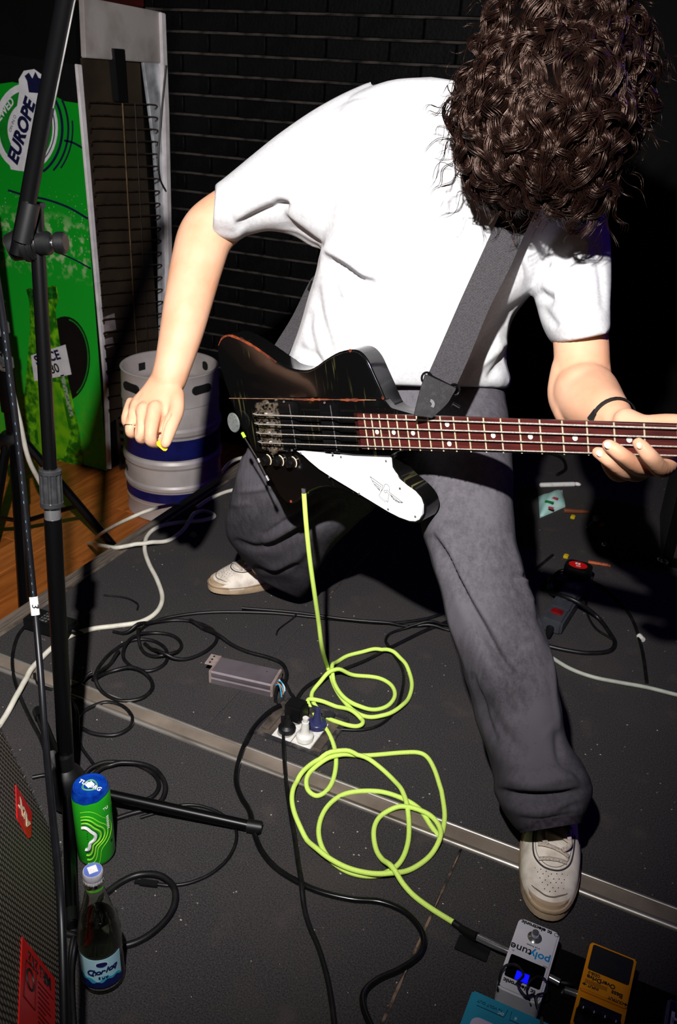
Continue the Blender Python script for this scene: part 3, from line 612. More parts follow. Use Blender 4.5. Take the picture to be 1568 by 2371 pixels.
# ---- hair: dark curly locks over a rounded core
HAIR = mat('dark_brown_curls', (29, 15, 11), 0.33, spec=0.7, noise=(60, (12, 6, 5), 0.35, 0.7))
mnodes(HAIR)[2].inputs['Specular Tint'].default_value = (0.85, 0.58, 0.48, 1)
HCORE = mat('hair_core', (5, 3, 3), 0.95, spec=0.02, noise=(90, (9, 6, 5), 0.4, 0.7), bump=(120, 0.8, 0.006))
def hair():
    rs = np.random.RandomState(11)
    blobs = [(1275, 250, 1.34, 205, 225), (1300, 120, 1.36, 205, 190), (1200, 300, 1.36, 150, 165), (1335, 385, 1.35, 100, 100), (1400, 190, 1.39, 115, 170), (1130, 245, 1.41, 85, 110)]
    cs = [(P(x, y, z), rx*z/FPX, ry*z/FPX) for x, y, z, rx, ry in blobs]
    core = []
    for c, rx, ry in cs:
        M = frame(c, RGT, y=UPV); core.append(MB().ball((0, 0, 0), 1.0, 28, 18, (rx*.84, ry*.84, min(rx, ry)*.80), M))
    cme = remesh(core, .006); v, e = mget(cme); v = lapl(v, e, 3); mset(cme, v)
    nm = vnorm(cme)
    ho = wrapmesh(cme, 'hair', HCORE, person, 'big mop of dark brown curls hiding the face')
    view = v-CAM; view /= np.linalg.norm(view, axis=1)[:, None]; fc = -(nm*view).sum(1)
    w = np.clip(fc+0.55, 0.0, 1.1); w = w/w.sum()
    NL = 680; idx = rs.choice(len(v), NL, p=w)
    down = np.array([0, 0, -1.0]); V = []; Fq = []; k = 0; T = 20
    t = np.linspace(0, 1, T)
    for li in range(NL):
        p0 = v[idx[li]]; n0 = nm[idx[li]]; edge = 1-abs(fc[idx[li]])
        tang = down*0.8-0.2*UPV+0.5*RGT*rs.normal(0.05, .6)+rs.normal(0, .5, 3); tang = tang-n0*(tang@n0); tang = nrm(tang)
        ln = rs.uniform(.055, .115); turns = ln/rs.uniform(.045, .075); rad = rs.uniform(.006, .013); ph0 = rs.uniform(0, 6.28); hand = rs.choice([-1, 1])
        lift = rs.uniform(-.004, .026)+(.010*rs.rand() if edge > .5 else 0); ns = rs.randint(17, 24); wid = rs.uniform(.004, .0095)
        curl = rs.uniform(.1, .4)
        axis = p0+n0*(lift*np.abs(np.sin(np.pi*np.clip(t*1.05, 0, 1)))**.6-.008)[:, None]+tang*(ln*(t-.35))[:, None]+down*(.28*ln*t**2)[:, None]-n0*(curl*ln*t**3)[:, None]
        sd = np.cross(n0, tang); ph = ph0+hand*turns*6.283*t; rr = rad*(1-.15*t)
        wave = sd*(rr*np.cos(ph))[:, None]+n0*(.75*rr*np.sin(ph))[:, None]
        wd = np.cross(np.gradient(axis+wave, axis=0), n0); wd /= np.linalg.norm(wd, axis=1)[:, None]+1e-9
        pinch = np.clip(np.minimum(t*4+.35, 1), 0, 1)*(1-.55*t**2)
        for s_ in range(ns):
            u1 = (s_/(ns-1)-.5)*2*wid+rs.normal(0, .0010); u2 = rs.normal(0, .0022)-.6*abs(u1)
            c = axis+wave*(1+rs.normal(0, .10))+wd*(u1*pinch)[:, None]+n0*(u2*pinch)[:, None]+(rs.normal(0, .0028, 3))*(t**2.5)[:, None]
            tg = np.gradient(c, axis=0); tg /= np.linalg.norm(tg, axis=1)[:, None]
            e1 = np.cross(tg, n0+1e-3); e1 /= np.linalg.norm(e1, axis=1)[:, None]; e2 = np.cross(tg, e1)
            wr = .00058*rs.uniform(.6, 1.5)*np.clip(np.minimum(t*8+.3, (1-t)*5+.12), 0, 1)
            R_ = np.empty((T, 3, 3))
            for j in range(3):
                a = 2.0944*j; R_[:, j] = c+wr[:, None]*(math.cos(a)*e1+math.sin(a)*e2)
            V.append(R_.reshape(-1, 3)); Fq.append(k); k += T*3
    # single stray curls standing off the outline
    ed = np.where((fc > -.25) & (fc < .35))[0]
    for li in range(240):
        i0 = rs.choice(ed); p0 = v[i0]; n0 = nm[i0]; tang = nrm(n0*.55+down*.5+rs.normal(0, .45, 3)); sd = nrm(np.cross(tang, FWD)+1e-3); s2 = np.cross(tang, sd)
        ln = rs.uniform(.03, .075); rad = rs.uniform(.004, .010); tr = rs.uniform(.8, 2.2); ph = rs.uniform(0, 6.28)+6.283*tr*t
        c = p0+tang*(ln*t)[:, None]+sd*(rad*t**.5*np.cos(ph))[:, None]+s2*(rad*t**.5*np.sin(ph))[:, None]+down*(.3*ln*t**2)[:, None]
        for s_ in range(rs.randint(1, 4)):
            cc = c+rs.normal(0, .0012, 3)+rs.normal(0, .002, 3)*(t**2)[:, None]
            tg = np.gradient(cc, axis=0); tg /= np.linalg.norm(tg, axis=1)[:, None]; e1 = np.cross(tg, n0+1e-3); e1 /= np.linalg.norm(e1, axis=1)[:, None]; e2 = np.cross(tg, e1)
            wr = .0005*rs.uniform(.6, 1.4)*np.clip((1-t)*5+.2, 0, 1); R_ = np.empty((T, 3, 3))
            for j in range(3):
                a = 2.0944*j; R_[:, j] = cc+wr[:, None]*(math.cos(a)*e1+math.sin(a)*e2)
            V.append(R_.reshape(-1, 3)); Fq.append(k); k += T*3
    V = np.vstack(V)
    i = np.arange(T-1)[:, None]*3; j = np.arange(3)[None]
    base = np.stack([i+j, i+(j+1) % 3, i+3+(j+1) % 3, i+3+j], -1).reshape(-1, 4)
    q = (np.array(Fq)[:, None, None]+base[None]).reshape(-1, 4)
    me = bpy.data.meshes.new('curls'); me.vertices.add(len(V)); me.vertices.foreach_set('co', V.astype(np.float32).ravel())
    me.loops.add(q.size); me.loops.foreach_set('vertex_index', q.astype(np.int32).ravel())
    me.polygons.add(len(q)); me.polygons.foreach_set('loop_start', np.arange(0, q.size, 4, dtype=np.int32)); me.update(calc_edges=True)
    o = wrapmesh(me, 'curls', HAIR, ho); o['kind'] = 'stuff'
    print('hair tris', len(q)*2)
hair()
# ================================================================== BASS GUITAR
u_ = np.array([.745, .083, -.662]); u_ /= np.linalg.norm(u_)
v_ = np.array([.144, .949, .282]); v_ -= u_*(u_@v_); v_ /= np.linalg.norm(v_)
GO = P(595, 993, 1.729); GX = cam3(u_); GY = cam3(-v_); GM = frame(GO, GX, y=GY); GN = np.array(GM)[:3, 2]
def G(x, y, h=0.0):
    """pixel to guitar plane coordinates at height h over the string plane"""
    r = ray(x, y); o = GO+GN*h; t = ((o-CAM)@GN)/(r@GN); q = CAM+t*r-GO
    return np.array([q@GX, q@GY])
def Gz(px, py, x0=480, y0=740, k=2.703, h=0.0): return G(x0+px/k, y0+py/k, h)
bass = thing('bass_guitar', 'glossy black bass guitar with white pickguard held by the player', 'guitar', GM)
GLOSS = mat('gloss_black_lacquer', (9, 9, 9), 0.16, spec=0.5, coat=0.6, noise=(5, (16, 12, 9), 0.5, 0.8))
N, L, b = mnodes(GLOSS)
tc = N.new('ShaderNodeTexCoord'); mp = N.new('ShaderNodeMapping'); mp.inputs['Scale'].default_value = (160, 9, 9); mp.inputs['Rotation'].default_value = (0, 0, -.12)
ns = N.new('ShaderNodeTexNoise'); ns.inputs['Scale'].default_value = 1.0; ns.inputs['Detail'].default_value = 3
L.new(tc.outputs['Object'], mp.inputs[0]); L.new(mp.outputs[0], ns.inputs['Vector'])
n2 = N.new('ShaderNodeTexNoise'); n2.inputs['Scale'].default_value = 12; L.new(tc.outputs['Object'], n2.inputs['Vector'])
r1 = N.new('ShaderNodeMapRange'); r1.inputs[1].default_value = .61; r1.inputs[2].default_value = .70; L.new(ns.outputs['Fac'], r1.inputs[0])
r2 = N.new('ShaderNodeMapRange'); r2.inputs[1].default_value = .5; r2.inputs[2].default_value = .66; L.new(n2.outputs['Fac'], r2.inputs[0])
mu = N.new('ShaderNodeMath'); mu.operation = 'MULTIPLY'; L.new(r1.outputs[0], mu.inputs[0]); L.new(r2.outputs[0], mu.inputs[1])
mx = N.new('ShaderNodeMix'); mx.data_type = 'RGBA'; mx.inputs['A'].default_value = lin((9, 9, 9)); mx.inputs['B'].default_value = lin((84, 80, 48))
L.new(mu.outputs[0], mx.inputs['Factor']); L.new(mx.outputs['Result'], b.inputs['Base Color'])
hB = -.030                                                   # face of the body wings
out_px = [(504, 795), (513, 781), (528, 774), (548, 778), (580, 794), (612, 816), (643, 838), (672, 853), (702, 858), (724, 853), (754, 832), (783, 816), (813, 810), (833, 815), (850, 834),
          (865, 866), (880, 899), (891, 925), (902, 945), (920, 956), (945, 962), (975, 965), (975, 1040), (940, 1046), (911, 1054), (909, 1073), (918, 1095), (935, 1114), (961, 1136), (979, 1158), (985, 1180), (979, 1202), (965, 1213), (942, 1212),
          (898, 1193), (850, 1165), (813, 1143), (776, 1131), (746, 1130), (720, 1139), (702, 1151), (687, 1163), (672, 1167), (658, 1161), (643, 1143), (628, 1114), (602, 1073), (580, 1032), (554, 984), (543, 958), (532, 925), (517, 880), (506, 844), (502, 814)]
bo = np.array([G(x, y, hB) for x, y in out_px]); bo = catmull(bo, 3, True)
BT = .046
gb = MB().prism(bo, hB-BT, hB).build('body', GLOSS, bass, world=False, bevel=.004, seg=3, smooth=50)
cb = [G(x, y, hB+.006) for x, y in ((531, 921), (700, 923), (890, 926), (905, 945), (975, 965), (975, 1042), (905, 1044), (700, 1046), (622, 1050), (590, 1046))]
MB().prism(cb, hB-.01, hB+.006).build('centre_block', GLOSS, bass, world=False, bevel=.0015)
WEAR = mat('bare_orange_wood', (140, 62, 34), 0.6, noise=(60, (60, 26, 16), 0.42, 0.64), bump=(300, .3, .0005))
def strip(pts, wd, h, m, name, parent=gb, th=.0006):
    p = np.array(pts); t = np.gradient(p, axis=0); n = np.c_[-t[:, 1], t[:, 0]]; n /= np.linalg.norm(n, axis=1)[:, None]; wd = np.asarray(wd)[:, None]
    MB().prism(np.vstack([p+n*wd, (p-n*wd)[::-1]]), h-.0003, h+th).build(name, m, parent, world=False, smooth=0)
rw = random.Random(4)
q = catmull([G(x, y, hB) for x, y in ((506, 800), (514, 784), (528, 777), (548, 782), (580, 798), (612, 819), (640, 839))], 6)
strip(q, [.0006+.0010*rw.random()+.0010*math.sin(3.1*i/len(q)) for i in range(len(q))], hB-.001, WEAR, 'worn_edge', th=.0015)
q = catmull([G(x, y, hB+.006) for x, y in ((680, 924), (710, 925), (740, 925), (775, 925), (805, 926), (845, 926))], 6)
strip(q, [.0004+(.0008+.0024*rw.random())*abs(math.sin(5.5*i/len(q))) for i in range(len(q))], hB+.0062, WEAR, 'worn_edge')
q = [G(x, 922+(x-531)*.012, hB+.006) for x in range(531, 891, 20)]
strip(q, [.0005]*len(q), hB+.0062, mat('pale_worn_line', (170, 130, 100), .6, noise=(80, (110, 70, 50), .4, .7)), 'worn_edge')
for x, y in ((811, 812), (887, 921), (674, 1161)):
    a = G(x, y, hB); MB().prism(circ(.003, 7, a), hB-.0005, hB+.0006).build('worn_spot', WEAR, gb, world=False)
# pickguard with its screws and line drawing
PG = mat('white_pickguard', (240, 240, 240), 0.3, noise=(20, (228, 228, 230), 0.4, 0.8))
pgp = [(555, 823), (600, 822), (700, 835), (900, 858), (1140, 868), (1146, 930), (1190, 1003), (1240, 1045), (1290, 1080), (1325, 1120), (1342, 1165), (1342, 1220), (1325, 1252), (1300, 1264), (1262, 1262), (1200, 1240), (1130, 1204), (1000, 1125), (880, 1052), (780, 992), (700, 940), (640, 890), (600, 852)]
pgs = [Gz(x, y, h=hB+.008) for x, y in pgp]
pg = MB().prism(pgs, hB+.0002, hB+.008).build('pickguard', PG, bass, world=False, bevel=.0012)
for x, y in ((586, 836), (838, 860), (1120, 885), (1207, 1057), (1303, 1233), (1133, 1187), (952, 1090), (765, 985)):
    a = Gz(x, y, h=hB+.008); MB().prism(circ(.0022, 10, a), hB+.0075, hB+.0088).build('screw', STL, pg, world=False)
for ln in (((1020, 982), (1045, 1030), (1062, 1050), (1085, 1075)), ((1020, 982), (1100, 1040)), ((1035, 1008), (1090, 1048)), ((1048, 1030), (1085, 1058)), ((1062, 1050), (1082, 1066)),
           ((1108, 1045), (1112, 1030), (1128, 1032), (1141, 1048), (1138, 1090), (1130, 1143)), ((1108, 1045), (1092, 1072), (1076, 1098), (1080, 1112), (1086, 1108), (1090, 1124), (1096, 1118), (1100, 1134), (1108, 1126), (1112, 1142), (1120, 1132), (1130, 1143)),
           ((1104, 1066), (1110, 1074), (1114, 1064), (1120, 1074), (1126, 1066), (1134, 1078)), ((1108, 1078), (1116, 1086), (1122, 1078), (1132, 1088)), ((1142, 1082), (1225, 1146)), ((1142, 1092), (1160, 1112), (1165, 1124), (1190, 1136), (1225, 1146)), ((1150, 1098), (1205, 1146), (1225, 1146)), ((1152, 1106), (1186, 1140), (1205, 1146)), ((1100, 1040), (1090, 1072))):
    MB().tube([list(Gz(x, y, h=hB+.008))+[hB+.0081] for x, y in ln], .00042, 5).build('bird_emblem_line', INK, pg, world=False)
# pickups, bridge, knobs
PUP = mat('gloss_pickup_cover', (12, 12, 13), 0.22, noise=(40, (20, 20, 22), .5, .8))
for x0, y0, x1, y1, y2, y3 in ((490, 512, 548, 530, 815, 822), (745, 520, 800, 535, 832, 838)):
    pts = [Gz(*c, h=hB+.014) for c in ((x0-50, y0), (x1-2, y0+8), (x1+30, y2), (x0-14, y2-4))]
    pk = MB().prism(pts, hB+.004, hB+.016).build('pickup', PUP, bass, world=False, bevel=.003)
    ctr = np.mean(pts, 0)
    for sy in (-1, 1): MB().prism(circ(.0022, 10, ctr+[0, sy*.047]), hB+.0155, hB+.017).build('screw', STL, pk, world=False)
    MB().box((ctr[0]+.013, ctr[1], hB+.0162), (.0015, .085, .0008)).build('edge_line', CHR, pk, world=False)
br = thing_part('bridge', bass, GM, 'chunky metal bridge worn to bare metal')
BRM = mat('worn_bridge_metal', (120, 108, 94), 0.34, .5, noise=(170, (16, 15, 14), 0.44, 0.6), bump=(300, .4, .001))
MB().box((.018, 0, hB+.010), (.062, .094, .012)).build('base_plate', BRM, br, world=False, bevel=.003)
for sy in (-1, 1): MB().cyl(.008, hB+.012, hB+.022, 14, Matrix.Translation((.022, sy*.046, 0))).build('stud', BRM, br, world=False, bevel=.001)
for i in range(4):
    y = (1.5-i)*.0185
    MB().box((.012, y, hB+.020), (.020, .0125, .014)).build('saddle', BRM, br, world=False, bevel=.0025)
    MB().tube([(-.010, y, hB+.019), (.040, y, hB+.019)], .0022, 8).build('adjusting_screw', CHR, br, world=False)
KN = mat('black_knob', (14, 13, 13), .2, coat=.4, noise=(40, (22, 20, 20), .5, .8))
for x, y in ((370, 880), (447, 886), (528, 895)):
    a = Gz(x, y, h=hB+.006); k = MB().lathe([(.0125, 0), (.0125, .003), (.0095, .005), (.0085, .015), (.007, .0175), (.0, .0178)], 24, Matrix.Translation((a[0], a[1], hB+.0))).build('knob', KN, bass, world=False)
    MB().tube([(a[0]+.0115*math.cos(t), a[1]+.0115*math.sin(t), hB+.004) for t in np.linspace(-.9, 1.4, 10)], .0012, 6).build('knob_skirt', mat('cream_skirt', (205, 185, 160), .4, noise=(60, (170, 150, 120), .5, .8)), k, world=False)
# neck, fretboard, frets, inlays
LS = .864
def hw(s): return np.interp(s, [.0, .26, LS], [.0335, .0315, .0215])
FB = mat('rosewood_fretboard', (84, 30, 26), 0.42, noise=(6, (48, 17, 16), 0.35, 0.72), bump=(150, .2, .0006), stretch=(3, 40, 20))
NK = mat('neck_mahogany', (46, 16, 14), 0.35, noise=(6, (28, 10, 9), .35, .7), stretch=(3, 40, 20))
s0, hF = .256, -.0045
sec = []
for s_ in (s0-.01, .40, .6, LS+.02):
    w_ = hw(s_); a = np.linspace(0, math.pi, 11); dpt = np.interp(s_, [.2, .3, LS], [.03, .022, .018])
    sec.append(np.vstack([np.c_[np.full(11, s_), w_*np.cos(a), hF-.006-dpt*np.sin(a)], [[s_, -w_, hF-.004], [s_, w_, hF-.004]]]))
MB().loft(sec).build('neck', NK, bass, world=False, smooth=60)
fbo = MB().prism([(s0, -hw(s0)), (LS, -hw(LS)), (LS, hw(LS)), (s0, hw(s0))], hF-.006, hF).build('fretboard', FB, bass, world=False, bevel=.0008, seg=1)
FRT = mat('nickel_fret', (216, 206, 176), 0.35, .4, noise=(90, (190, 180, 140), .5, .8))
for n in range(1, 21):
    s_ = LS*2**(-n/12); MB().tube([(s_, -hw(s_)-.0004, hF), (s_, hw(s_)+.0004, hF)], .0013, 8).build('fret', FRT, bass, world=False)
DOT = mat('pearl_dot', (226, 218, 206), .3, noise=(60, (200, 190, 178), .5, .8))
for n in (3, 5, 7, 9, 12, 15, 17, 19):
    s_ = LS*2**(-(n-.5)/12)
    for y in ((.0,) if n != 12 else (.016, -.016)): MB().prism(circ(.0042, 14, (s_, y)), hF-.0005, hF+.00035).build('inlay_dot', DOT, fbo, world=False)
MB().box((LS+.002, 0, hF-.001), (.004, hw(LS)*2, .010)).build('nut', WHT, bass, world=False)
hs = [(LS, -.021), (LS+.05, -.034), (LS+.20, -.06), (LS+.235, -.035), (LS+.20, .0), (LS+.22, .035), (LS+.10, .045), (LS+.04, .03), (LS, .021)]
hd = MB().prism(hs, hF-.022, hF-.006).build('headstock', GLOSS, bass, world=False, bevel=.003)
for i in range(4): MB().cyl(.009, hF-.006, hF+.012, 14, Matrix.Translation((LS+.055+i*.042, (-.018 if i % 2 else .016), 0))).build('tuning_post', CHR, hd, world=False, bevel=.001)
STR = mat('steel_string', (214, 206, 196), .38, .35, noise=(400, (170, 164, 156), .4, .6))
for i in range(4):
    y0, y1 = (1.5-i)*.0185, (1.5-i)*.0118
    MB().tube([(-.012, y0, -.008), (.006, y0, 0.0), (LS, y1*1.02, .0005), (LS+.06+i*.03, (-.012 if i % 2 else .012), -.004)], (.0013, .00125, .0011, .001)[i], 7).build('string', STR, bass, world=False)
# jack, end washer and rod along the tail edge
a = G(703, 1153, hB-.02)
MB().cyl(.008, 0, .006, 16, frame(GO+GX*a[0]+GY*(a[1]+.004)+GN*(hB-.02), GX, z=-GY)).build('jack_socket', STL, bass, bevel=.001)
wa = P(543, 978, 1.790)
MB().cyl(.020, 0, .004, 22, frame(wa, cam3((.15, .95, .2)), z=cam3((-.75, .1, -.6)))).build('strap_washer', mat('grey_felt', (120, 124, 122), .9, noise=(200, (92, 96, 94), .4, .7)), bass, bevel=.001)
rod = [P(560, 1000, 1.74), P(568, 1016, 1.738), P(596, 1062, 1.736), P(619, 1108, 1.735)]
ro = MB().tube(rod, [.0019, .0017, .0017, .0022], 8).build('tail_rod', mat('dark_steel_rod', (70, 66, 64), .3, .6, noise=(60, (40, 36, 34), .4, .7)), bass)
MB().tube([P(561, 1002, 1.737), P(567, 1013, 1.736)], .0034, 10).build('green_band', mat('neon_green_sleeve', (186, 236, 60), .6, noise=(200, (150, 210, 40), .4, .7)), ro)
MB().tube([P(597, 1062, 1.733), P(601, 1071, 1.733)], .0030, 10).build('collar', CHR, ro)
MB().tube([P(616, 1102, 1.733), P(622, 1113, 1.733)], .0034, 10).build('collar', CHR, ro)
# strap
def web():
    m = mat('black_webbing', (62, 60, 64), 0.8, spec=0.25); N, L, b = mnodes(m)
    td = P(1175, 560, 1.48)-P(1022, 880, 1.46); td = nrm(np.array([td@GX, td@GY, td@GN]))
    tc = N.new('ShaderNodeTexCoord'); vm = N.new('ShaderNodeVectorMath'); vm.operation = 'DOT_PRODUCT'; vm.inputs[1].default_value = tuple(td*2*math.pi*430)
    L.new(tc.outputs['Object'], vm.inputs[0]); sn = N.new('ShaderNodeMath'); sn.operation = 'SINE'; L.new(vm.outputs['Value'], sn.inputs[0])
    ns = N.new('ShaderNodeTexNoise'); ns.inputs['Scale'].default_value = 420; L.new(tc.outputs['Object'], ns.inputs['Vector'])
    ad = N.new('ShaderNodeMath'); ad.operation = 'MULTIPLY_ADD'; ad.inputs[1].default_value = .3; L.new(sn.outputs[0], ad.inputs[0]); L.new(ns.outputs['Fac'], ad.inputs[2])
    mx = N.new('ShaderNodeMix'); mx.data_type = 'RGBA'; mx.inputs['A'].default_value = lin((24, 23, 26)); mx.inputs['B'].default_value = lin((78, 75, 78))
    L.new(ad.outputs[0], mx.inputs['Factor']); L.new(mx.outputs['Result'], b.inputs['Base Color'])
    bp = N.new('ShaderNodeBump'); bp.inputs['Strength'].default_value = .4; bp.inputs['Distance'].default_value = .0008; L.new(sn.outputs[0], bp.inputs['Height']); L.new(bp.outputs[0], b.inputs['Normal'])
    return m
WEB = web()
def ribbon(st, th=.0022, sub=6):
    """st rows: (ax, ay, bx, by, za, zb)"""
    q = catmull(st, sub); A = np.array([P(r[0], r[1], r[4]) for r in q]); B = np.array([P(r[2], r[3], r[5]) for r in q]); rings = []
    for i in range(len(q)):
        j0, j1 = max(0, i-1), min(len(q)-1, i+1); t = (A[j1]+B[j1])-(A[j0]+B[j0]); n = nrm(np.cross(B[i]-A[i], t))
        rings.append(np.array([A[i]-n*th/2, B[i]-n*th/2, B[i]+n*th/2, A[i]+n*th/2]))
    return MB().loft(rings)
stp = ribbon([(991, 868, 1055, 897, 1.452, 1.458), (1020, 802, 1087, 826, 1.475, 1.48), (1068, 692, 1134, 713, 1.487, 1.487), (1110, 600, 1180, 622, 1.482, 1.482), (1152, 508, 1226, 518, 1.478, 1.47), (1192, 420, 1268, 440, 1.50, 1.48),
              (1235, 330, 1310, 360, 1.55, 1.52), (1260, 270, 1340, 300, 1.63, 1.60), (1200, 260, 1290, 300, 1.74, 1.72)]).build('strap', WEB, bass, smooth=30, label='woven black strap over the shoulder')
ribbon([(1120, 330, 1180, 370, 1.82, 1.80), (980, 390, 1030, 430, 1.88, 1.87), (840, 500, 875, 530, 1.90, 1.89), (738, 628, 752, 640, 1.86, 1.83), (716, 655, 737, 668, 1.83, 1.815), (676, 735, 703, 745, 1.795, 1.79), (626, 816, 662, 834, 1.755, 1.755), (612, 850, 648, 866, 1.74, 1.742)]).build('strap_tail', WEB, bass, smooth=30)
ribbon([(722, 650, 738, 658, 1.825, 1.812), (712, 672, 730, 682, 1.818, 1.808)], .006).build('strap_slider', BLK, bass, bevel=.001)
lea = ribbon([(984, 866, 1057, 899, 1.443, 1.449), (980, 880, 1050, 912, 1.442, 1.446), (972, 905, 1035, 936, 1.438, 1.442), (962, 945, 1010, 960, 1.432, 1.437), (958, 962, 1000, 968, 1.43, 1.434)], .003).build('strap_end', LEA, bass, bevel=.0006, seg=1)
MB().tube([P(989, 868, 1.449), P(1054, 901, 1.454)], .0034, 10).build('loop_bar', BLKM, lea)
for p in ((989, 876, 1.449), (1052, 903, 1.455)): MB().tube(P(*p)+.0095*(np.cos(np.linspace(0, 6.28, 17)[:-1])[:, None]*cam3((.85, .4, .2))+np.sin(np.linspace(0, 6.28, 17)[:-1])[:, None]*cam3((-.35, .9, .1))), .0019, 8, True).build('buckle_ring', BLKM, lea)
lm = mat('embossed_grey_mark', (132, 132, 136), .6, noise=(60, (110, 110, 114), .5, .8))
for r in (.0044, .0060, .0076):
    c = P(995, 936, 1.4355); MB().tube([c+r*(math.cos(t)*cam3((.93, .36, .1))+math.sin(t)*cam3((-.36, .93, .1))) for t in np.linspace(-1.75, 1.55, 14)], .00065, 5).build('curved_mark', lm, lea)
MB().tube([P(1048, 936, 1.47), P(1064, 945, 1.47)], .004, 10).build('strap_button', BLKM, bass)
# ================================================================== BEHIND THE PLAYER
def PYp(x, y, Y): v = ray(x, y); return CAM+(Y-CAM[1])/v[1]*v
def PXp(x, y, X): v = ray(x, y); return CAM+(X-CAM[0])/v[0]*v
FX, FY0, FY1, FTOP = -2.406, 2.871, 3.40, 1.455
fr = thing('fridge', 'tall fridge with green printed side and bare condenser grid at the back', 'fridge', (-2.73, 3.13, H))
MB().box(((FX-3.06)/2-.012, (FY0+FY1)/2, (H+FTOP)/2), (3.06+FX-.0, FY1-FY0-.01, FTOP-H)).build('cabinet', mat('dark_fridge_metal', (6, 6, 6), .6, spec=.2, noise=(9, (10, 9, 8), .4, .8)), fr, bevel=.004)
def bpoly(pts, x0, x1, m, name, parent=fr, **k):      # polygon on the condenser face (plane X = FX), proud from x0 to x1
    q = [PXp(a, b, FX) for a, b in pts]; M = frame((FX, 0, 0), (0, 1, 0), y=(0, 0, 1))
    return MB().prism([(p[1], p[2]) for p in q], x0, x1, M).build(name, m, parent, **k)
GREYP = mat('grey_sheet_metal', (184, 176, 174), .45, .1, noise=(8, (146, 138, 134), .4, .75), bump=(20, .1, .004))
WEDGE = mat('white_edge_trim', (232, 226, 228), .5, noise=(20, (200, 192, 194), .4, .8))
ZINC = mat('zinc_strip', (226, 230, 236), .35, .4, noise=(12, (140, 142, 146), .4, .7))
BROWN = mat('brown_back_board', (56, 45, 33), .6, noise=(6, (32, 25, 19), .4, .75))
bpoly([(181, -8), (366, 28), (364, 146), (187, 133)], .0, .022, GREYP, 'top_panel', bevel=.003)
bpoly([(188, 134), (322, 146), (372, 900), (252, 980)], -.004, .004, BROWN, 'back_board')
bpoly([(325, 143), (360, 146), (371, 330), (378, 640), (380, 800), (366, 800), (362, 520), (350, 330)], .002, .016, ZINC, 'zinc_strip', bevel=.002)
bpoly([(357, 28), (368, 31), (377, 260), (384, 560), (386, 900), (378, 900), (374, 560), (366, 260)], .004, .034, WEDGE, 'corner_rail', bevel=.003)
bpoly([(247, 111), (273, 113), (281, 236), (258, 234)], .004, .034, BLK, 'cable_duct', bevel=.002)
bpoly([(172, 148), (184, 150), (246, 880), (254, 1085), (246, 1085), (238, 880)], .0, .012, WEDGE, 'corner_rail', bevel=.002)
TUBE = mat('condenser_tube', (40, 30, 24), .5, .3, noise=(30, (72, 56, 42), .4, .75))
GOLDW = mat('brassy_wire', (96, 76, 50), .5, .5, noise=(30, (60, 46, 30), .4, .7))
for i in range(25):
    y = 236+i*29.6; xl = 197+(y-236)*.068; xr = 352+(y-236)*.03
    a, b = PXp(xl, y, FX), PXp(xr, y+6-i*1.3, FX)
    n = 24.0
    c = catmull([(FX+.006, a[1]+.012, a[2]-.022), (FX+.02, a[1], a[2]-.010), (FX+.02, a[1]+.012, a[2]), (FX+.022, (a[1]+b[1])/2, (a[2]+b[2])/2), (FX+.02, b[1]-.012, b[2]), (FX+.02, b[1], b[2]-.012), (FX+.006, b[1]-.012, b[2]-.022)], 4)
    MB().tube(c, .0032, 6).build('condenser_tube', TUBE, fr)
for xa, xb in ((271, 310), (300, 336)):
    MB().tube([PXp(xa, 238, FX)+[.026, 0, 0], PXp(xb, 900, FX)+[.026, 0, 0]], .0035 if xa == 271 else .0015, 6).build('upright_wire', GOLDW if xa == 271 else TUBE, fr)
MB().tube(catmull([PXp(x, y, FX)+[.04, 0, 0] for x, y in ((366, 150), (358, 230), (352, 300), (348, 360), (352, 410), (366, 440))], 5), .004, 6).build('loose_cable', RUB, fr)
bpoly([(236, 735), (262, 725), (266, 762), (240, 775)], .004, .007, mat('paper_sticker', (150, 138, 136), .7, noise=(20, (110, 96, 96), .4, .7)), 'sticker')
bpoly([(239, 785), (258, 780), (262, 800), (243, 806)], .004, .007, MATS['paper_sticker'], 'sticker')
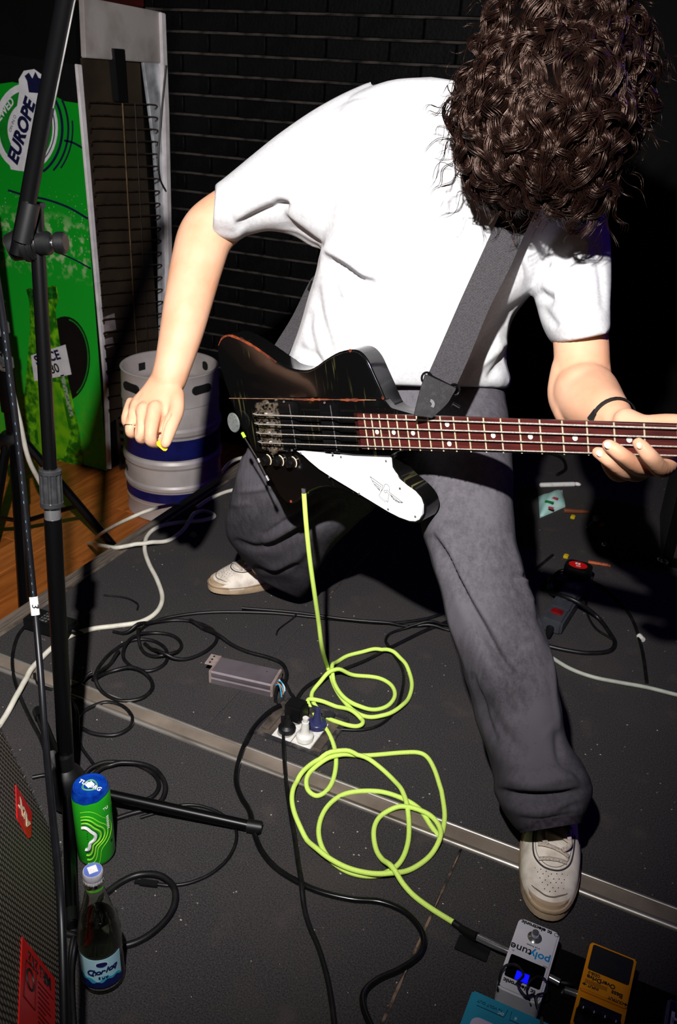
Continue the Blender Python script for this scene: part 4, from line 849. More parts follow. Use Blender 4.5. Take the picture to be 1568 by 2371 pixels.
# printed green side, facing the stage front
def fpoly(pts, k, m, name, parent, sm=0):
    q = [PYp(a, b, FY0) for a, b in pts]; M = frame((0, FY0, 0), (1, 0, 0), z=(0, -1, 0))
    return MB().prism([(p[0], p[2]) for p in q], .0006*k-.0004, .0006*k, M).build(name, m, parent, smooth=sm)
def greenprint():
    m = mat('green_print', (12, 138, 30), .42); N, L, b = mnodes(m)
    tc = N.new('ShaderNodeTexCoord'); sp = N.new('ShaderNodeSeparateXYZ'); L.new(tc.outputs['Object'], sp.inputs[0])
    def rng(x, a, b_, c=0, d=1):
        r = N.new('ShaderNodeMapRange'); r.inputs[1].default_value = a; r.inputs[2].default_value = b_; r.inputs[3].default_value = c; r.inputs[4].default_value = d; L.new(x, r.inputs[0]); return r.outputs[0]
    def mul(a, b_): q = N.new('ShaderNodeMath'); q.operation = 'MULTIPLY'; L.new(a, q.inputs[0]); L.new(b_, q.inputs[1]); return q.outputs[0]
    def mix(f, A, B):
        x = N.new('ShaderNodeMix'); x.data_type = 'RGBA'; L.new(f, x.inputs['Factor'])
        for k, c in (('A', A), ('B', B)):
            if isinstance(c, tuple): x.inputs[k].default_value = lin(c)
            else: L.new(c, x.inputs[k])
        return x.outputs['Result']
    z = sp.outputs['Z']                                         # metres above the hall floor
    n = N.new('ShaderNodeTexNoise'); n.inputs['Scale'].default_value = 30; n.inputs['Detail'].default_value = 6; L.new(tc.outputs['Object'], n.inputs['Vector'])
    vo = N.new('ShaderNodeTexVoronoi'); vo.inputs['Scale'].default_value = 60; L.new(tc.outputs['Object'], vo.inputs['Vector'])
    band = mul(rng(z, .82, .90), rng(z, 1.02, 1.10, 1, 0))
    c = mix(rng(z, .3, 1.3), (24, 176, 44), (8, 146, 30))
    c = mix(mul(band, rng(n.outputs['Fac'], .50, .62, 0, .75)), c, (176, 204, 150))
    c = mix(mul(mul(rng(z, .86, .94), rng(z, 1.1, 1.2, 1, 0)), rng(vo.outputs['Distance'], .08, .16, .8, 0)), c, (210, 226, 196))
    low = rng(z, .10, .42, 1, 0)
    c = mix(mul(low, rng(n.outputs['Fac'], .35, .7)), c, (96, 170, 20))
    L.new(c, b.inputs['Base Color']); return m
GP = greenprint(); NAVY = mat('navy_print', (18, 22, 62), .5, noise=(60, (12, 14, 40), .4, .8)); WP = mat('white_panel_print', (222, 222, 226), .5, noise=(30, (200, 200, 206), .4, .8))
GR2 = mat('mid_green_print', (14, 128, 34), .5, noise=(30, (10, 110, 28), .4, .8)); BKP = mat('black_panel_print', (7, 8, 9), .5, noise=(20, (12, 13, 13), .4, .8))
q = PYp(176, 238, FY0); xk = FX-.004
sp_ = MB().box(((-3.06+xk)/2, FY0-.0005, (H+.01+1.25)/2), (3.06+xk, .006, 1.25-H-.01)).build('printed_side', GP, fr, bevel=.001)
def el(cx, cy, rx, ry, n=36, a0=0, a1=360): return [(cx+rx*math.cos(math.radians(a0+(a1-a0)*i/n)), cy+ry*math.sin(math.radians(a0+(a1-a0)*i/n))) for i in range(n+(0 if a1-a0 == 360 else 1))]
def arc(cx, cy, rx, ry, w, a0, a1): return el(cx, cy, rx+w, ry+w, 20, a0, a1)+el(cx, cy, rx-w, ry-w, 20, a0, a1)[::-1]
fpoly([(-40, 120), (180, 150), (188, 240), (150, 234), (90, 200), (30, 190), (-40, 200)], 6, BKP, 'black_shape', sp_)
for i, (rx, ry, w, a0, a1) in enumerate(((84, 112, 3, -50, 62), (98, 126, 2.4, -32, 50), (108, 136, 1.8, -8, 42))): fpoly(arc(62, 298, rx, ry, w, a0, a1), 7, NAVY, 'navy_arc', sp_)
fpoly(el(62, 295, 74, 102), 8, WP, 'white_disc', sp_); fpoly(el(62, 296, 62, 86), 9, GR2, 'green_ring', sp_); fpoly(arc(62, 296, 67, 92, 1.1, -60, 90), 9, NAVY, 'navy_arc', sp_)
fpoly(el(62, 298, 42, 60), 10, WP, 'white_centre', sp_)
fpoly([(22, 372), (28, 392), (52, 396), (66, 384), (112, 214), (104, 176), (82, 160), (58, 164), (46, 184), (48, 210)], 11, WP, 'slogan_tag', sp_)
fpoly([(70, 214), (66, 188), (60, 176), (70, 168), (78, 182), (85, 166), (92, 180), (103, 184), (98, 216)], 12, NAVY, 'crown', sp_)
tm = lambda a, b, k: frame(PYp(*a, FY0)-[0, .0006*k, 0], PYp(*b, FY0)-PYp(*a, FY0), z=(0, -1, 0))
text('EUROPE', .072, tm((53, 306), (75, 232), 12.4), NAVY, sp_, 'slogan', off=.0035, shear=.1, sx=.98)
text('BREWED', .040, tm((8, 262), (36, 226), 10.4), WP, sp_, 'slogan', off=.001)
text('ON IN O', .018, tm((32, 286), (40, 262), 11), NAVY, sp_, 'slogan')
for pts, w in ((((20, 440), (60, 452), (110, 462), (160, 480), (205, 506)), 5), (((118, 578), (150, 590), (180, 604), (212, 622)), 3.5), (((150, 325), (170, 330), (192, 342)), 5)):
    c = catmull(pts, 5); t = np.gradient(c, axis=0); n = np.c_[-t[:, 1], t[:, 0]]; n /= np.linalg.norm(n, axis=1)[:, None]
    fpoly(np.vstack([c+n*w/2, (c-n*w/2)[::-1]]), 7, NAVY, 'navy_line', sp_)
fpoly(el(152, 830, 58, 98), 7, BKP, 'black_disc', sp_)
fpoly(arc(152, 830, 54, 92, 1.6, -80, 60), 8, GR2, 'green_arc', sp_)
BOT = mat('bottle_print', (28, 104, 16), .4, noise=(26, (120, 196, 24), .45, .65)); BOTD = mat('bottle_dark_print', (10, 60, 14), .4, noise=(40, (30, 120, 26), .45, .7)); BOTL = mat('bottle_light_print', (110, 176, 18), .4, noise=(18, (50, 140, 20), .4, .7))
fpoly([(62, 668), (132, 660), (138, 690), (130, 716), (140, 790), (160, 880), (186, 1000), (196, 1075), (40, 1075), (62, 880), (72, 760), (70, 700)], 9, BOT, 'bottle_picture', sp_)
fpoly([(64, 670), (131, 663), (135, 690), (70, 698)], 10, BOTD, 'bottle_cap_picture', sp_)
fpoly([(100, 880), (140, 885), (165, 1010), (150, 1060), (95, 1060), (85, 960)], 10, BOTL, 'beer_picture', sp_)
fpoly([(142, 868), (150, 866), (172, 960), (164, 965)], 11, mat('pale_glint_print', (150, 170, 140), .5, noise=(80, (60, 110, 50), .45, .6)), 'glint', sp_)
fpoly([(74, 822), (154, 797), (168, 866), (82, 882)], 11, WP, 'bottle_label_picture', sp_)
text('SINCE', .056, tm((112, 828), (150, 818), 12), NAVY, sp_, 'slogan', off=.002); text('1880', .056, tm((118, 856), (150, 848), 12), INK, sp_, 'slogan', off=.001)
# red crate standing on the fridge
fa, fb = PXp(250, 4, FX), PXp(345, 26, FX)
MB().box((FX-.13, (fa[1]+fb[1])/2, FTOP+.085), (.22, abs(fb[1]-fa[1]), .16)).box((FX-.13, (fa[1]+fb[1])/2, FTOP+.16), (.235, abs(fb[1]-fa[1])+.015, .02)).build('crate', mat('dark_red_plastic', (66, 10, 9), .6, noise=(12, (48, 7, 7), .4, .8)), bevel=.004, label='dark red crate standing on top of the fridge', cat='crate')

# ---- steel beer keg
kc = F(393, 842, .23); KX, KY = kc[0], kc[1]
keg = thing('beer_keg', 'steel beer keg with blue bands standing below the stage edge', 'keg', Matrix.Translation((KX, KY, H)) @ Matrix.Rotation(math.radians(-36), 4, 'Z'))
KST = mat('dull_keg_steel', (214, 206, 203), .42, .3, noise=(7, (178, 170, 166), .35, .75), bump=(60, .12, .002))
r = .193
MB().lathe([(.150, .052), (r-.012, .056), (r-.004, .075), (r-.002, .13), (r+.003, .138), (r+.003, .150), (r-.003, .158), (r-.003, .225), (r+.004, .236), (r+.004, .252), (r-.003, .262), (r-.003, .36), (r+.004, .370), (r+.004, .386), (r-.004, .396), (r-.006, .47), (r-.02, .505), (.12, .515), (.05, .52), (0, .522)], 48).build('barrel', KST, keg, world=False, smooth=28)
for z0, z1, nm_ in ((.0, .075, 'bottom_chime'), (.475, .60, 'top_chime')):
    R0 = r-.004; ch_ = [(R0-.004, z0), (R0+.002, z0+.004), (R0, z0+.02), (R0-.002, z1-.012), (R0+.001, z1-.004), (R0-.004, z1), (R0-.010, z1-.002), (R0-.010, z0+.01)]
    ang = np.arange(48)*2*math.pi/48; rings = [np.stack([a*np.cos(ang), a*np.sin(ang), np.full(48, b)], 1) for a, b in ch_]; rings.append(rings[0])
    MB().loft(rings, caps=False).build(nm_, KST, keg, world=False, smooth=40)
BLUEB = mat('dark_blue_band', (22, 26, 92), .35, noise=(20, (14, 16, 60), .4, .8))
for z0, z1 in ((.268, .352), (.085, .128)):
    MB().lathe([(r-.004, z0), (r-.0018, z0+.002), (r-.0018, z1-.002), (r-.004, z1)], 48).build('blue_band', BLUEB, keg, world=False, smooth=40)
MB().lathe([(.05, .518), (.05, .535), (.036, .54), (.03, .535), (0, .534)], 24).build('valve', STL, keg, world=False)
HOLE = mat('dark_opening', (6, 6, 6), .8, noise=(20, (12, 12, 12), .4, .8))
for a_, z_, w_, h_ in ((-70, .545, .09, .034), (20, .545, .09, .034), (110, .555, .04, .04), (200, .545, .09, .034), (-100, .19, .075, .024)):
    a = math.radians(a_); M = frame((math.cos(a)*(r-.006), math.sin(a)*(r-.006), z_), (-math.sin(a), math.cos(a), 0), y=(0, 0, 1))
    MB().prism(capsule_poly(w_, h_, h_*.48), -.009, .0035, M).build('hand_hole', HOLE, keg, world=False, bevel=.0015)
# ---- dark plastic basket beside the keg
bk = F(262, 1085, H); bsk = thing('basket', 'dark slatted plastic basket between fridge and keg', 'basket', (-2.262, bk[1]+.14, H))
BRN = mat('dark_brown_plastic', (34, 24, 18), .6, noise=(20, (52, 38, 28), .4, .8))
for i in range(7):
    for sx, sy, dx_, dy_ in ((0, -1, .24, .012), (1, 0, .012, .24)):
        MB().box((sx*.12, sy*.12, .02+i*.035), (dx_, dy_, .014)).build('slat', BRN, bsk, world=False)
for x in (-.12, -.06, 0, .06, .12):
    MB().box((x, -.128, .12), (.012, .008, .24)).build('upright', BRN, bsk, world=False); MB().box((.128, x, .12), (.008, .012, .24)).build('upright', BRN, bsk, world=False)
MB().box((0, 0, .006), (.24, .24, .012)).build('bottom', BRN, bsk, world=False)
# ---- black tripod stand on the hall floor, far left
sc = F(62, 1262, H); st = thing('lighting_stand', 'black tripod stand on the hall floor left of the fridge', 'stand', (sc[0], sc[1], H))
def axpt(x, y, base):                                         # point on the vertical through base nearest to the pixel's ray
    rr = ray(x, y); k = np.array([0, 0, 1.0]); w0 = CAM-base; a, b, c, d, e = rr@rr, rr@k, 1.0, rr@w0, k@w0
    return base+k*((a*e-b*d)/(a*c-b*b))
hub = axpt(60, 1022, sc); top = sc+[0, 0, 1.3]
MB().tube([hub+[0, 0, -.18], top], .022, 12).build('mast', BLKM, st); MB().tube([hub+[0, 0, .12], hub+[0, 0, .5]], .03, 12).build('lower_sleeve', BLKM, st)
hb_ = MB().lathe([(.034, -.03), (.052, -.02), (.055, .02), (.036, .04)], 16, Matrix.Translation(Vector(hub))).build('hub', BLK, st, bevel=.002)
for p in (F(272, 1282, H), F(-30, 1330, H), F(60, 1480, H)):
    pa = hub+nrm((p-hub)*[1, 1, 0])*.045; lg = MB().tube([pa, p+[0, 0, .015]], .016, 8).build('leg', BLKM, st)
    MB().ball(p+[0, 0, .016], .022, 10, 8, (1, 1, .7)).build('rubber_foot', BLK, lg)
    mid = pa*.45+p*.55; MB().tube([mid, np.array([sc[0], sc[1], H+.10])], .009, 6).build('brace', BLKM, st)
MB().tube([sc+[0, 0, .08], hub], .018, 10).build('inner_tube', BLKM, st)
for dz in (.30, .42): MB().box(tuple(hub+[.03, -.02, dz]), (.03, .05, .045)).build('clamp', STL, st, bevel=.006)
MB().tube([hub+[.0, -.03, .33], hub+[.06, -.06, .31]], .008, 8).build('clamp_screw', CHR, st)
# white cable hanging along that stand
MB().tube(catmull([axpt(54, 878, sc)+[.05, -.03, .0], axpt(75, 950, sc)+[.09, -.05, .0], axpt(95, 1030, sc)+[.12, -.06, 0], P(106, 1150, 3.2), P(116, 1260, 3.05), P(121, 1350, 2.95)], 6), .0085, 8).build('white_cable', mat('white_cable_sheath', (222, 218, 204), .5, noise=(30, (196, 190, 174), .4, .75)), smooth=80, label='white cable hanging down along the black tripod stand', cat='cable')
# ================================================================== LEFT FOREGROUND: microphone stand, wedge, can, bottle
mb0 = F(162, 1868); ms = thing('microphone_stand', 'black boom microphone stand at the left front of the stage', 'microphone stand', (mb0[0], mb0[1], 0))
def nearest(x, y, A, B):                                      # point on line A-B (3D) nearest the pixel ray
    rr = ray(x, y); k = B-A; w0 = CAM-A; a, b, c, d, e = rr@rr, rr@k, k@k, rr@w0, k@w0
    return A+k*((a*e-b*d)/(a*c-b*b))
pa = np.array([mb0[0], mb0[1], .06]); zt = None
topz = P(84, 500, 1.36)                                        # leans slightly towards the camera
pl = lambda y: nearest(170-(1860-y)*.0635, y, pa, topz)
MB().tube([pl(1840), pl(1200)], .0148, 16).build('pole', BLKM, ms)
MB().tube([pl(1206), pl(1172)], .0137, 16).build('chrome_sleeve', CHR, ms)
upper = MB().tube([pl(1180), pl(478)], .0112, 16).build('upper_pole', BLKM, ms)
ca, cb_ = pl(1172), pl(1085); kx = nrm(cb_-ca); cl = MB()
ang = np.arange(48)*2*math.pi/48; ex = nrm(np.cross(kx, FWD)); ey = np.cross(kx, ex); rings = []
for t, rr in ((0, .0185), (.03, .0195), (.12, .0195), (.14, .0178), (.86, .0175), (.88, .0188), (.97, .0188), (1.0, .0165)):
    rad = rr+(.0011*np.sign(np.sin(ang*12)) if .14 <= t <= .86 else 0*ang)
    rings.append(ca+(cb_-ca)*t+rad[:, None]*(np.cos(ang)[:, None]*ex+np.sin(ang)[:, None]*ey))
MB().loft(rings).build('clutch', mat('ribbed_grip', (38, 38, 40), .45, noise=(60, (56, 56, 58), .45, .8)), ms, smooth=20)
jt = pl(560)
MB().tube([P(20, 575, 1.37), P(50, 565, 1.37), P(86, 562, 1.37)], [.020, .024, .020], 14).build('boom_clamp', BLK, ms, bevel=.002)
MB().cyl(.026, -.006, .006, 24, frame(P(66, 566, 1.368), cam3((0, 1, 0)), z=cam3((1, -.05, -.1)))).build('clamp_washer', BLK, ms, bevel=.002)
MB().cyl(.026, -.004, .004, 24, frame(P(78, 564, 1.368), cam3((0, 1, 0)), z=cam3((1, -.05, -.1)))).build('clamp_washer', BLK, ms, bevel=.002)
kb = MB().lathe([(.010, 0), (.017, .004), (.018, .020), (.012, .026)], 20, frame(P(84, 564, 1.366), cam3((0, 1, 0)), z=cam3((1, -.05, -.1)))).build('knob', BLK, ms, bevel=.001)
MB().cyl(.006, .024, .032, 12, frame(P(84, 564, 1.366), cam3((0, 1, 0)), z=cam3((1, -.05, -.1)))).build('knob_stem', CHR, kb)
MB().lathe([(.014, .030), (.0165, .033), (.0165, .044), (.014, .047)], 18, frame(P(84, 564, 1.366), cam3((0, 1, 0)), z=cam3((1, -.05, -.1)))).build('knob_head', BLK, kb, bevel=.001)
bm_ = MB().tube([P(40, 590, 1.36), P(60, 490, 1.34), P(104, 250, 1.26), P(152, 0, 1.18), P(182, -150, 1.13)], .0125, 14).build('boom', BLKM, ms)
MB().tube([P(123, 250, 1.255), P(174, -5, 1.175)], .0012, 6).build('boom_glint_wire', STL, bm_)
MB().tube([P(52, 560, 1.35), P(72, 470, 1.33)], .014, 12).build('boom_collar', BLK, bm_)
MB().box(tuple(P(83, 474, 1.365)), (.028, .012, .008)).build('pole_cap', BLK, ms)
hubp = np.array([mb0[0], mb0[1], 0])
hu = MB().lathe([(.012, .012), (.030, .014), (.034, .03), (.034, .075), (.026, .09), (.017, .10), (.016, .13)], 20, Matrix.Translation(Vector(hubp))).build('hub', BLK, ms, smooth=35)
MB().tube([hubp+[-.05, .02, .095], hubp+[-.015, .0, .095]], .008, 10).build('hub_screw', CHR, hu)
for p in (F(592, 1926), F(92, 1662), F(168, 2140)):
    dr = nrm((p-hubp)*[1, 1, 0]); lg = MB().tube([hubp+dr*.03+[0, 0, .05], p+[0, 0, .012]], .0105, 12).build('leg', BLKM, ms)
    MB().tube([p-dr*.018+[0, 0, .0135], p+dr*.012+[0, 0, .0125]], .0125, 12).build('rubber_foot', BLK, lg, bevel=.002)
# microphone cable hanging beside the stand
mc = thing('microphone_cable', 'thick black microphone cable with white tag hanging beside the microphone stand', 'cable', tuple(P(140, 2330, 1.12)))
NAVC = mat('dark_blue_black_cable', (10, 11, 15), .4, noise=(60, (17, 18, 24), .45, .75))
mcp = catmull([P(-25, 540, 1.30), P(4, 720, 1.36), P(24, 880, 1.40), P(46, 1060, 1.44), P(64, 1240, 1.47), P(80, 1400, 1.49), P(94, 1560, 1.47), P(104, 1700, 1.42), P(116, 1830, 1.34), P(128, 1950, 1.245), P(140, 2080, 1.17), P(146, 2230, 1.13), P(150, 2420, 1.10)], 8)
MB().tube(mcp, .0056, 10).build('lead', NAVC, mc, smooth=80)
tagp = [P(77.5, 1382, 1.488), P(82.5, 1424, 1.489)]
tg = MB().tube(tagp, .0073, 12).build('tag', WHT, mc)
text('3', .016, frame(P(81, 1404, 1.480), cam3((.1, 1, 0)), z=cam3((-.05, 0, -1))), INK, tg, 'tag_number')
for k in range(0, 36, 3):
    x, y = 5.5+k*.66, 745+k*6.2
    pass
PBP = mat('pale_blue_print', (120, 160, 190), .5, noise=(90, (90, 130, 160), .4, .8))
for k in range(10, 40):
    if k % 5 == 4: continue
    c_ = mcp[k]*.5+mcp[k+1]*.5; d_ = nrm(CAM-c_); MB().tube([c_*.78+mcp[k]*.22+d_*.0056-nrm(RGT)*.001, c_*.7+mcp[k+1]*.3+d_*.0056-nrm(RGT)*.001], .0005, 4).build('cable_print', PBP, mc)

# ---- wedge monitor / amplifier with woven grille, cut by the left edge of the frame
c0 = F(136, 1968, .03); c1 = F(138, 2371, .03); e1 = nrm(c1-c0); n1 = nrm(np.cross(e1, (0, 0, 1)))
if n1[0] > 0: n1 = -n1
best = None
for a in np.linspace(5, 88, 300):
    e2 = math.cos(math.radians(a))*n1+math.sin(math.radians(a))*np.array([0, 0, 1.0]); q = pixv((c0+.15*e2)[None])[0]
    err = abs((q[1]-1968)*(0-136)-(q[0]-136)*(1690-1968))/np.hypot(q[0]-136, q[1]-1968)
    if q[0] < 136 and (best is None or err < best[0]): best = (err, a, e2)
e2 = best[2]; print('wedge angle', best[1], best[0])
en = np.cross(e2, e1); en = en if en[2] > 0 else -en
AM = frame(c0, e1, y=e2); sgn = 1 if np.array(AM)[:3, 2]@en > 0 else -1
amp = thing('guitar_amplifier', 'tilted guitar amplifier with woven grille and red labels at the left edge', 'amplifier', (c0[0]+n1[0]*.2+e1[0]*.25, c0[1]+n1[1]*.2+e1[1]*.25, 0))
LA, LB = .75, .52
def A3(a, b, h=0): return c0+e1*a+e2*b+en*h
TOLEX = mat('black_tolex', (20, 20, 20), .6, noise=(200, (34, 34, 34), .45, .7), bump=(500, .4, .001))
prof = [A3(0, -.012, -.002), A3(0, LB, -.002)]
pb = A3(0, LB, -.002); cs = [prof[0]*[1, 1, 0]+[0, 0, .004], prof[0], prof[1], pb+n1*.20-np.array([0, 0, .03]), np.array([pb[0], pb[1], .004])+n1*.24]
MB().loft([np.array(cs), np.array([p+e1*LA for p in cs])]).build('cabinet', TOLEX, amp, bevel=.004)
def grille():
    m = mat('woven_grille', (58, 52, 46), .6, .2); N, L, b = mnodes(m)
    tc = N.new('ShaderNodeTexCoord'); mp = N.new('ShaderNodeMapping'); mp.inputs['Scale'].default_value = (150, 66, 1); mp.inputs['Rotation'].default_value = (0, 0, .785)
    L.new(tc.outputs['Object'], mp.inputs[0]); vo = N.new('ShaderNodeTexVoronoi'); vo.inputs['Scale'].default_value = 1; vo.inputs['Randomness'].default_value = 0.0; vo.voronoi_dimensions = '2D'
    L.new(mp.outputs[0], vo.inputs['Vector']); r = N.new('ShaderNodeMapRange'); r.inputs[1].default_value = .22; r.inputs[2].default_value = .46; L.new(vo.outputs['Distance'], r.inputs[0])
    mx = N.new('ShaderNodeMix'); mx.data_type = 'RGBA'; mx.inputs['A'].default_value = lin((128, 116, 102)); mx.inputs['B'].default_value = lin((8, 8, 8)); L.new(r.outputs[0], mx.inputs['Factor']); L.new(mx.outputs['Result'], b.inputs['Base Color'])
    bp = N.new('ShaderNodeBump'); bp.inputs['Strength'].default_value = .6; bp.inputs['Distance'].default_value = .002; bp.invert = True; L.new(vo.outputs['Distance'], bp.inputs['Height']); L.new(bp.outputs[0], b.inputs['Normal'])
    return m
GRI = grille()
g = thing_part('grille', amp, AM)
MB().box((LA/2, LB/2, sgn*.0), (LA, LB, .004)).build('woven_cloth', GRI, g, world=False)
fz = MB(); rs_ = np.random.RandomState(2)
for i in range(700):
    b_ = rs_.uniform(-.004, LB); a_ = rs_.uniform(-.004, .006); p = A3(a_, b_, .002)
    fz.tube([p, p+rs_.normal(0, .0016, 3)+en*.001-e1*.002], .00025, 3)
o = fz.build('frayed_edge', RUB, amp, smooth=0); o['kind'] = 'stuff'
def ampx(x, y, h=.004):
    rr = ray(x, y); o_ = c0+en*h; t = ((o_-CAM)@en)/(rr@en); q_ = CAM+t*rr-c0; return np.array([q_@e1, q_@e2])
RED = mat('red_label', (206, 22, 18), .4, noise=(20, (180, 16, 14), .4, .8))
def lab(pts, name, m=RED, h0=.002, h1=.0035):
    q_ = [ampx(*p) for p in pts]; M = frame(c0, e1, z=en); ey2 = np.array(M)[:3, 1]; s2 = 1 if ey2@e2 > 0 else -1
    return MB().prism([(a, b*s2) for a, b in q_], h0, h1, M).build(name, m, amp)
bd = lab([(38, 1817), (75, 1880), (73, 1938), (68, 1940), (41, 1893)], 'badge')
big = lab([(53, 2168), (128, 2265), (129, 2390), (44, 2390)], 'label_sheet')
def amptext(s, size, a, b, m, parent, h=.0042, **k):
    pa_, pb_ = A3(*ampx(*a), h), A3(*ampx(*b), h); return text(s, size, frame((pa_+pb_)/2, pb_-pa_, z=en), m, parent, **k)
amptext('AiX', .030, (66, 1908), (48, 1862), mat('cream_print', (236, 214, 180), .5, noise=(60, (220, 196, 160), .4, .8)), bd, off=.0014)
amptext('MR.i 212', .027, (122, 2284), (60, 2207), INK, big, off=.0002, sx=1.0)
DRD = mat('dark_red_ink', (84, 4, 4), .5, noise=(60, (60, 2, 2), .4, .8))
for i in range(9):
    x1_ = (124, 112, 114, 116, 118, 106, 118, 120, 118)[i]; y0_ = 2272+i*11.5; MB().tube([A3(*ampx(88, y0_), .0036), A3(*ampx(x1_, y0_+(x1_-88)*1.18), .0036)], .0011, 4).build('small_print_line', DRD, big)
fo = [ampx(*p) for p in ((59, 2221), (84, 2250), (81, 2339), (55, 2306))]
MB().tube([A3(a, b, .004) for a, b in fo]+[A3(*fo[0], .004)], .0007, 5).build('drawn_box', DRD, big)
cc = ampx(70, 2268); MB().tube([A3(cc[0]+.014*math.cos(t), cc[1]+.014*math.sin(t), .004) for t in np.linspace(0, 6.28, 20)], .0014, 5).build('drawn_ring', INK, big)

# ---- beer can
cp = F(225, 1980); can = thing('beer_can', 'green beer can with blue foil top standing on the carpet by the microphone stand', 'can', Matrix.Translation((cp[0], cp[1], 0)))
CG = mat('green_can_print', (40, 176, 34), .3, .25, coat=.3, noise=(10, (22, 158, 30), .4, .75))
R = .033; TH = math.atan2(-cp[1], -cp[0])                    # angle that faces the camera
MB().lathe([(.024, 0), (.027, .001), (R-.002, .008), (R, .014), (R, .150), (R-.002, .156), (.0285, .163), (.0275, .166), (0, .164)], 40).build('shell', CG, can, world=False, smooth=40)
LG = mat('light_green_print', (150, 226, 60), .35, .1, noise=(30, (130, 210, 50), .4, .8)); FOIL = mat('blue_foil', (16, 84, 206), .3, .5, noise=(60, (8, 50, 160), .4, .7), bump=(160, .5, .0015))
fo_ = []
n = 40; ang = np.arange(n)*2*math.pi/n
drop = .004+.009*np.cos(ang-TH+1.2)+.0012*np.sin(ang*9)
rg = [np.c_[np.cos(ang)*(.0318+.08*np.clip(drop, 0, 1)), np.sin(ang)*(.0318+.08*np.clip(drop, 0, 1)), .1588-np.clip(drop, 0, 1)*.55], np.c_[np.cos(ang)*.0314, np.sin(ang)*.0314, np.full(n, .1605)], np.c_[np.cos(ang)*(.0298+.0004*np.sin(ang*11)), np.sin(ang)*.0298, np.full(n, .163)], np.c_[np.cos(ang)*.0288, np.sin(ang)*.0288, np.full(n, .1682)], np.c_[np.cos(ang)*.0265, np.sin(ang)*.0265, np.full(n, .1684)], np.c_[np.cos(ang)*.0255, np.sin(ang)*.0255, np.full(n, .1668)], np.c_[np.cos(ang)*.001, np.sin(ang)*.001, np.full(n, .1668)]]
foil = MB().loft(rg, caps=False).build('foil_top', FOIL, can, world=False, smooth=50)
def cylp(a, z, dr=.0004): return ((R+dr)*math.cos(TH+a), (R+dr)*math.sin(TH+a), z)
def contour(k, m, wd, name, a0=-.62, zc=.088, amp_=(1, 1)):
    pts = []
    for t in np.linspace(-1.5, 1.62, 40):
        rr = k*(1+.12*math.sin(3*t+.4)+.10*math.cos(5*t)); pts.append((a0+rr*math.cos(t)*1.0/1.0, zc-.01+rr*math.sin(t)*.038*(1.15 if t > 0 else 1.25)))
    c = [cylp(a, min(.147, max(.012, z)), .0002) for a, z in pts]; MB().tube(c, wd, 6).build(name, m, can, world=False)
for k, m_, wd in ((.55, WINK, .0032), (.67, NAVY, .0006), (.80, LG, .0016), (.90, NAVY, .0005), (1.00, LG, .0014), (1.18, LG, .0009), (1.45, LG, .0005)): contour(k, m_, wd, 'contour_line')
for z_ in np.linspace(.05, .10, 9): MB().box((0, 0, 0), (.0004, .0012, .002), Matrix.Translation(cylp(-.30+.1*math.sin(z_*60), z_)) @ Matrix.Rotation(TH-.3, 4, 'Z')).build('logo_tick', INK, can, world=False)
CW = WM[can.name]
def cantext(s, size, a, z, m, rot=0, **k):
    p = cylp(a, z, .0004); A_ = TH+a; M = CW @ frame(p, (-math.sin(A_), math.cos(A_), 0), y=(0, 0, 1)) @ Matrix.Rotation(rot, 4, 'Z'); return text(s, size, M, m, can, **k)
cantext('TU', .0085, .70, .132, WINK)
for i in range(8): cantext('IIIIIIIII', .0024, .78, .112-i*.004, WINK)
cantext('II', .010, .95, .05, INK)
tw = nrm((-cp[1], cp[0], 0)); lidM = CW @ Matrix.Translation((0, 0, .1672)) @ Matrix.Rotation(TH+math.pi/2-.75, 4, 'Z')
text('TUBORG', .0115, lidM @ Matrix.Translation((0, 0, .0002)), WINK, foil, 'foil_print', off=.0003)
for rr in (.011, .0128): MB().tube([(rr*math.cos(t)*(1+.08*math.cos(3*t)), rr*math.sin(t)*(1+.08*math.cos(3*t)), .1671) for t in np.linspace(0, 6.28, 30)], .0004, 5).build('foil_ring_print', LG, foil, world=False)
MB().box((0, 0, 0), (.011, .013, .0006), Matrix.Translation((-.001, .001, .1676)) @ Matrix.Rotation(TH+.5, 4, 'Z')).build('price_sticker', WINK, foil, world=False)

# ---- glass water bottle
bp_ = F(241, 2262); bot = thing('water_bottle', 'clear glass water bottle with pale blue label in front of the beer can', 'bottle', Matrix.Translation((bp_[0], bp_[1], 0)))
GLS = mat('bottle_glass', (244, 250, 240), .02, trans=1.0, ior=1.48, spec=.5, noise=(4, (238, 246, 232), .4, .8))
HB = .232; TB = math.atan2(-bp_[1], -bp_[0])
op = [(.0255, 0), (.030, .0015), (.0325, .006), (.033, .014), (.0325, .018), (.0325, .085), (.033, .092), (.0325, .110), (.029, .130), (.0235, .155), (.0185, .175), (.0145, .195), (.0135, .205), (.0150, .209), (.0150, .213), (.0128, .216), (.0128, HB)]
ip = [(.0108, HB), (.0112, .205), (.0122, .195), (.0162, .175), (.0212, .155), (.0267, .130), (.0302, .108), (.0300, .02), (.027, .009), (.016, .007), (0, .012)]
MB().lathe(op+ip, 44).build('glass', GLS, bot, world=False, smooth=60)
WAT = mat('water', (236, 240, 214), .0, trans=1.0, ior=1.33, noise=(4, (232, 236, 208), .4, .8))
MB().lathe([(0, .0122), (.016, .0072), (.027, .0092), (.0299, .02), (.0301, .108), (.0266, .130), (.024, .1415), (0, .141)], 40).build('water', WAT, bot, world=False, smooth=60)
